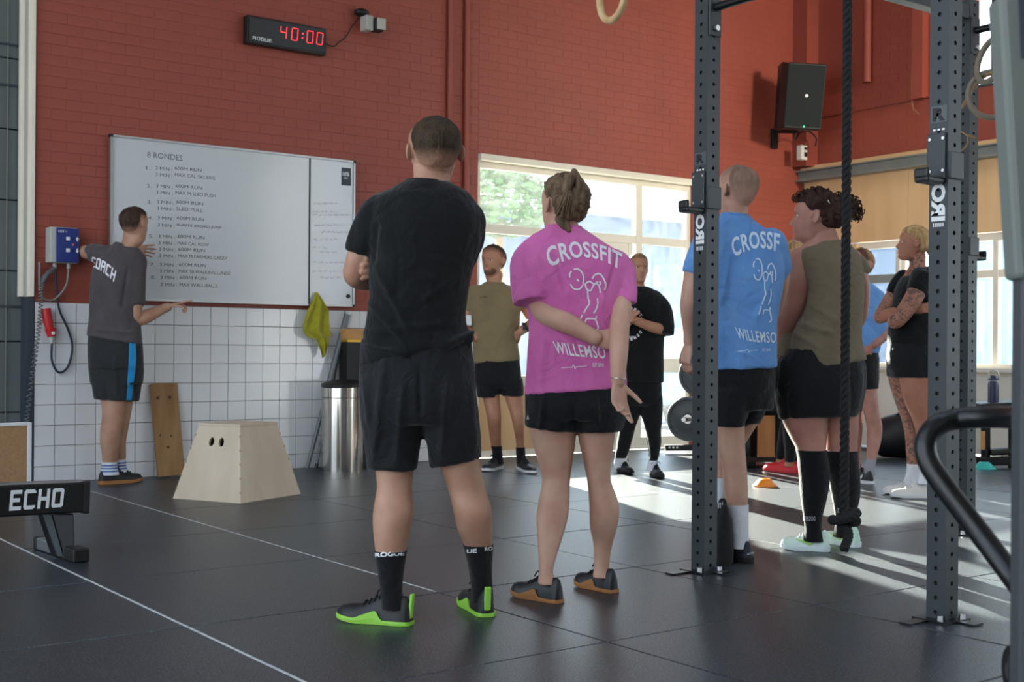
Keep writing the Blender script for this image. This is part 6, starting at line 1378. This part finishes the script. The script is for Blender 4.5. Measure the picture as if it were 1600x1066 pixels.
p.vl(S2, [(1232, 1346, 545, 0, .165), (1217, 1350, 575, 0, .175), (1212, 1350, 605, 0, .18), (1213, 1346, 630, 0, .165), (1218, 1342, 642, 0, .15)])
p.vl(S2, [(1211, 1300, 610, 0, .135), (1214, 1298, 632, 0, .132), (1219, 1295, 647, 0, .13, -17)]); p.vl(S2, [(1284, 1347, 608, .03, .135), (1286, 1345, 628, .03, .132), (1290, 1344, 639, .03, .13, -4)])
so_ = p.cloth('shorts', S2, BLKS, .009, 4, .005, .12, seed=63, dirs=A3(1, 1, .3), folds=[(1292, 618, 1294, 640, 3, -.003), (1218, 560, 1214, 610, 4, .012), (1226, 560, 1220, 615, 3, .01)], cov=[(0, 570, 999), (1, 0, 641), (2, 0, 636)])
for i_, y0, tx in ((1, 703, (1256, 1274)), (2, 704, (1308, 1320))):
    k = sockp(p, i_, y0, SOCKB, 'knee_sock'); bb = bvh_of(k); y = 814 if tx[0] < 1300 else 801
    ptext(p, k, 'sock_print', 'HERZOG' if tx[0] < 1300 else 'ZOG', tx[0], y, tx[1], y, 7, mkmat('grey print', (150, 150, 160), .7), bb, .03)
MINT = mat('mint white knit', (224, 236, 236), .6, var=.3, vs=9, c2=(204, 236, 216), bump=.2, bs=300)
for k in (0, 1): s = p.shoe(k, MINT, mkmat('white foam', (222, 236, 236), .5), LACEW, .052, 1.0, name='running_shoe', hs=1.05, swoosh=mkmat('lime splash', (190, 238, 130), .6)); s['label'] = 'mint and white running shoe'

# --- blond tattooed woman, profile to the left
p = Person(floor_pt(1425, 772), 8.8, 'blond tattooed woman in black top and cycling shorts with crossed arms behind the tall upright')
p.feet = [(p.P(1476, 0, -.2), p.P(1414, 0, -.2)), (p.P(1440, 0, .02), p.P(1377, 0, .02))]
b = p.body
p.vl(b, [(1422, 1446, 400, .0, .05), (1421, 1446, 416, .0, .052), (1415, 1450, 426, 0, .085), (1410, 1456, 440, 0, .13), (1403, 1460, 465, 0, .15), (1398, 1460, 500, 0, .14), (1394, 1462, 535, 0, .14), (1393, 1466, 565, 0, .15), (1394, 1468, 590, 0, .14)])
p.vl(b, [(1404, 1462, 575, -.05, .085), (1407, 1460, 600, -.06, .082), (1414, 1458, 630, -.07, .075), (1428, 1457, 660, -.07, .062), (1434, 1460, 690, -.07, .062), (1438, 1458, 715, -.07, .046), (1438, 1455, 740, -.07, .042), (1434, 1456, 756, -.07, .045)])
p.vl(b, [(1388, 1445, 575, .10, .08), (1389, 1432, 595, .10, .075), (1399, 1424, 628, .09, .065), (1410, 1428, 658, .08, .056), (1415, 1438, 685, .06, .06), (1416, 1438, 705, .05, .048), (1418, 1436, 728, .04, .042), (1416, 1438, 745, .04, .045), (1412, 1440, 758, .04, .05)])
p.tb(b, [(1440, 436, -.14, 14), (1428, 465, -.17, 14), (1408, 494, -.18, 12.5), (1398, 503, -.16, 11), (1405, 497, -.06, 9.5), (1420, 488, .02, 8)])
p.tb(b, [(1408, 440, .14, 12), (1394, 465, .16, 12), (1379, 490, .15, 11.5), (1376, 496, .10, 10), (1394, 490, .0, 9.5), (1416, 486, -.08, 7.5), (1424, 485, -.12, 6.5)])
p.hand(p.P(1424, 485, -.14), RT * .85 + UP * .15 - FW * .25, FW * .8 + RT * .2, .85, 1, .35, .10, .6); p.hand(p.P(1400, 490, -.02), FW * .8 + RT * .4 - UP * .1, RT * .6 - UP * .6, .85, 1, .5, .04, .4)
p.head(1430, 353, .248, -78, pitch=4, wide=.96); p.face(smile=1.0, brow=(150, 116, 80), lips=(186, 96, 92))
V = lambda *q: p.P(*q)
p.done(SK5, .005, tat=[(V(1434, 450, -.16), V(1400, 502, -.17), .09), (V(1394, 465, .16), V(1376, 496, .10), .07), (V(1434, 405, -.02), V(1432, 425, -.05), .085), (V(1395, 595, .10), V(1416, 655, .08), .10), (V(1416, 655, .08), V(1426, 730, .04), .09)])
BLO = hair_mat('blond hair', (150, 116, 74), (206, 172, 124))
h = p.hair(scalp(.78, .24, .40, .0), BLO, .010, noise=.08, label='blond hair tied back with dark roots')
mb = MB(); p.tb(mb, [(1444, 372, 0, 9), (1452, 380, .0, 10), (1456, 394, 0, 7)]); part('hair_knot', mb, BLO, h, sm=True)
mb = MB()
for k in range(14): x = RNG.uniform(-.02, .05); mb.tube([p.P(1416 + k * .5, 355, x - .03), p.P(1413 + RNG.uniform(-1, 3), 364, x - .05), p.P(1420 + k, 372 + k * .4, x - .09)], .0028, 5, sub=3)
part('fringe', mb, BLO, h, sm=True)
S1 = MB()
p.vl(S1, [(1420, 1450, 420, 0, .07, -7), (1414, 1454, 428, 0, .10, -6), (1407, 1458, 438, 0, .14), (1399, 1462, 458, 0, .158), (1394, 1464, 490, 0, .155), (1389, 1465, 520, 0, .152), (1388, 1467, 540, 0, .155), (1389, 1467, 549, 0, .155)])
p.tb(S1, [(1438, 432, -.11, 15), (1437, 445, -.15, 16.5), (1432, 457, -.165, 16)], rnd=2); p.tb(S1, [(1412, 434, .11, 13), (1402, 448, .15, 14), (1396, 460, .16, 13)], rnd=2)
p.cloth('t_shirt', S1, BLK, .009, 4, .003, .14, seed=71, cov=[(0, 430, 545), (3, 0, 450), (4, 0, 456)])
S2 = MB(); p.vl(S2, [(1389, 1466, 535, 0, .155), (1386, 1470, 560, 0, .16), (1388, 1470, 577, 0, .15)]); p.vl(S2, [(1402, 1466, 565, -.05, .095), (1404, 1463, 580, -.055, .092), (1405, 1462, 590, -.06, .09)]); p.vl(S2, [(1385, 1448, 562, .10, .09), (1386, 1440, 576, .10, .086), (1386, 1435, 588, .10, .084)])
p.cloth('cycling_shorts', S2, BLKS, .009, 4, .0015, .1, seed=73, cov=[(0, 550, 999), (1, 0, 586), (2, 0, 584)])
sockp(p, 2, 725, SOCKW); sockp(p, 1, 733, SOCKW)
p.shoe(0, WHT, M['white'], LACEW, .048, 1.0); p.shoe(1, WHT, M['white'], LACEW, .048, 1.0)

# --- person in blue shirt half hidden behind the curly haired woman
p = Person(floor_pt(1356, 752), 9.65, 'person in blue shirt with a watch, mostly hidden behind the rope and the olive top')
p.feet = [(floor_pt(1370, 757), floor_pt(1340, 752)), (p.P(1346, 0, .12), p.P(1315, 0, .25))]
b = p.body
p.vl(b, [(1334, 1356, 428, .0, .055), (1334, 1356, 442, 0, .058), (1322, 1368, 450, 0, .09), (1318, 1378, 468, 0, .11), (1320, 1382, 500, 0, .12), (1322, 1372, 540, 0, .11), (1320, 1370, 575, 0, .12), (1320, 1370, 595, 0, .115)])
p.vl(b, [(1336, 1370, 590, -.02, .085), (1341, 1370, 612, -.02, .08), (1350, 1374, 645, -.04, .066), (1355, 1378, 668, -.03, .066), (1355, 1376, 690, -.02, .056), (1354, 1369, 716, -.01, .043), (1351, 1366, 734, -.01, .045), (1350, 1370, 750, -.01, .05)])
p.vl(b, [(1318, 1352, 590, .05, .085), (1322, 1349, 612, .05, .08), (1327, 1346, 645, .05, .066), (1330, 1347, 668, .06, .064), (1332, 1345, 700, .07, .045), (1331, 1344, 728, .08, .043), (1328, 1346, 742, .08, .05)])
p.tb(b, [(1372, 465, 0, 10), (1384, 492, .02, 10), (1389, 512, -.02, 9), (1380, 526, -.07, 8), (1366, 539, -.12, 6.2)])
p.tb(b, [(1324, 465, 0, 10), (1316, 500, .03, 9), (1318, 525, .0, 8), (1326, 545, -.08, 6.5)])
p.hand(p.P(1363, 541, -.125), -RT * .75 - UP * .55, FW * .8, .85, 1, .4, .06, .6); p.hand(p.P(1327, 546, -.09), RT * .4 - UP * .8, FW * .8, .85, -1, .4, .06, .6)
p.head(1345, 390, .235, -130, wide=.95); p.face()
p.done(SK4, .0052)
p.hair(scalp(.82, .2, .4), hair_mat('light brown hair', (112, 76, 52), (176, 136, 96)), .014)
mb = MB(); p.tb(mb, [(1346, 396, -.06, 8), (1350, 402, -.09, 7), (1350, 408, -.08, 5)]); part('hair_knot', mb, hair_mat('reddish brown hair', (84, 52, 40), (110, 70, 52)), p.root, sm=True)
S1 = MB(); p.vl(S1, [(1332, 1358, 441, 0, .065), (1324, 1366, 447, 0, .085), (1316, 1376, 458, 0, .11), (1314, 1384, 480, 0, .13), (1315, 1387, 510, 0, .13), (1317, 1375, 540, 0, .125), (1318, 1372, 552, 0, .125)]); p.tb(S1, [(1368, 462, 0, 12), (1380, 485, .01, 13), (1386, 504, .0, 12)], rnd=2); p.tb(S1, [(1326, 462, 0, 12), (1318, 485, .02, 12), (1316, 505, .03, 11)], rnd=2)
p.cloth('t_shirt', S1, BLUE, .009, 4, .004, .14, seed=81, cov=[(0, 447, 545), (3, 0, 498), (4, 0, 498)])
S2 = MB(); p.vl(S2, [(1319, 1371, 545, 0, .125), (1317, 1372, 575, 0, .13), (1318, 1372, 594, .01, .12)]); p.vl(S2, [(1333, 1372, 580, -.02, .10), (1337, 1371.5, 608, -.02, .095)]); p.vl(S2, [(1316, 1354, 580, .05, .10), (1319, 1352, 606, .05, .095)]); p.cloth('shorts', S2, BLKS, .009, 4, .003, .14, seed=83, cov=[(0, 555, 999), (1, 0, 602), (2, 0, 600)])
sockp(p, 1, 718, mkmat('grey sock', (150, 150, 158), .9))
p.shoe(0, SHB2, M['white'], LACEB, .05, 1.0, swoosh=M['white']); p.shoe(1, SHB2, M['white'], LACEB, .05, 1.0)

# --- person in red shoes hidden between the blue and olive shirts
p = Person(floor_pt(1225, 738), 10.35, 'blond person in bright red shoes hidden between the blue shirt and the olive top')
p.feet = [(floor_pt(1243, 740), floor_pt(1186, 736)), (p.P(1232, 0, .15), p.P(1188, 0, .22))]
b = p.body
p.vl(b, [(1229, 1252, 424, .0, .055), (1229, 1252, 438, 0, .058), (1218, 1262, 446, 0, .09), (1210, 1270, 464, 0, .11), (1212, 1270, 500, 0, .12), (1216, 1266, 545, 0, .11), (1214, 1266, 590, 0, .12), (1216, 1264, 612, 0, .11)])
p.vl(b, [(1218, 1252, 600, -.05, .085), (1221, 1250, 630, -.06, .08), (1225, 1246, 660, -.08, .066), (1226, 1245, 685, -.08, .064), (1228, 1241, 710, -.08, .045), (1226, 1242, 726, -.08, .045), (1226, 1244, 738, -.08, .05)])
p.vl(b, [(1228, 1262, 600, .08, .085), (1226, 1256, 630, .10, .08), (1222, 1244, 660, .12, .066), (1218, 1238, 685, .14, .064), (1215, 1230, 708, .16, .045), (1213, 1230, 720, .16, .045), (1212, 1232, 730, .16, .05)])
p.tb(b, [(1266, 462, 0, 10), (1272, 492, .02, 9.5), (1268, 520, -.02, 8.5), (1254, 535, -.10, 7)]); p.tb(b, [(1214, 462, 0, 10), (1208, 492, .02, 9.5), (1210, 520, -.02, 8.5), (1224, 535, -.10, 7)])
p.hand(p.P(1252, 536, -.11), -RT * .9, FW * .8, .85, 1, .5, .06, .6); p.hand(p.P(1226, 538, -.13), RT * .9, FW * .8, .85, -1, .5, .06, .6)
p.head(1240, 379, .24, -95, wide=.98); p.face()
p.done(SK3, .0055)
h = p.hair(scalp(.80, .2, .38), hair_mat('curly blond hair', (150, 116, 80), (200, 166, 124)), .016, noise=.6); CUR = hair_mat('curly blond hair', (150, 116, 80), (200, 166, 124)); curls('curls', p.P(1240, 388, 0), 60, A3(.10, .10, .05), .05, .004, 14)
S1 = MB(); p.vl(S1, [(1228, 1253, 438, 0, .065), (1220, 1261, 443, 0, .085), (1209, 1271, 454, 0, .11), (1206, 1274, 478, 0, .13), (1209, 1271, 520, 0, .13), (1211, 1269, 560, 0, .125), (1211, 1269, 575, 0, .125)]); p.tb(S1, [(1262, 458, 0, 12), (1271, 480, .01, 12), (1272, 500, .01, 11.5)], rnd=2); p.tb(S1, [(1218, 458, 0, 12), (1209, 480, .01, 12), (1208, 500, .01, 11.5)], rnd=2)
p.cloth('t_shirt', S1, BLK, .009, 4, .004, .14, seed=91, cov=[(0, 443, 570), (3, 0, 494), (4, 0, 494)])
S2 = MB(); p.vl(S2, [(1211, 1268, 565, 0, .125), (1210, 1268, 595, 0, .13), (1213, 1266, 612, .02, .115)])
p.vl(S2, [(1217, 1253, 598, -.05, .09), (1220, 1251, 630, -.06, .085), (1224, 1247, 660, -.08, .071), (1225, 1246, 685, -.08, .069), (1227, 1242, 710, -.08, .05), (1226, 1242, 722, -.08, .048)]); p.vl(S2, [(1227, 1263, 598, .08, .09), (1225, 1257, 630, .10, .085), (1221, 1245, 660, .12, .071), (1217, 1239, 685, .14, .069), (1214, 1231, 708, .16, .05), (1213, 1231, 718, .16, .048)])
p.cloth('leggings', S2, BLK, .009, 3, .0015, .12, seed=93, cov=[(0, 580, 999), (1, 0, 718), (2, 0, 714)])
REDS = mat('red knit', (214, 40, 48), .6, bump=.2, bs=300); REDO = mkmat('red sole', (196, 40, 44), .5)
p.shoe(0, REDS, REDO, mkmat('red lace', (206, 40, 48), .8), .05, 1.02, name='running_shoe'); p.shoe(1, REDS, REDO, mkmat('red lace', (206, 40, 48), .8), .05, 1.02, name='running_shoe')
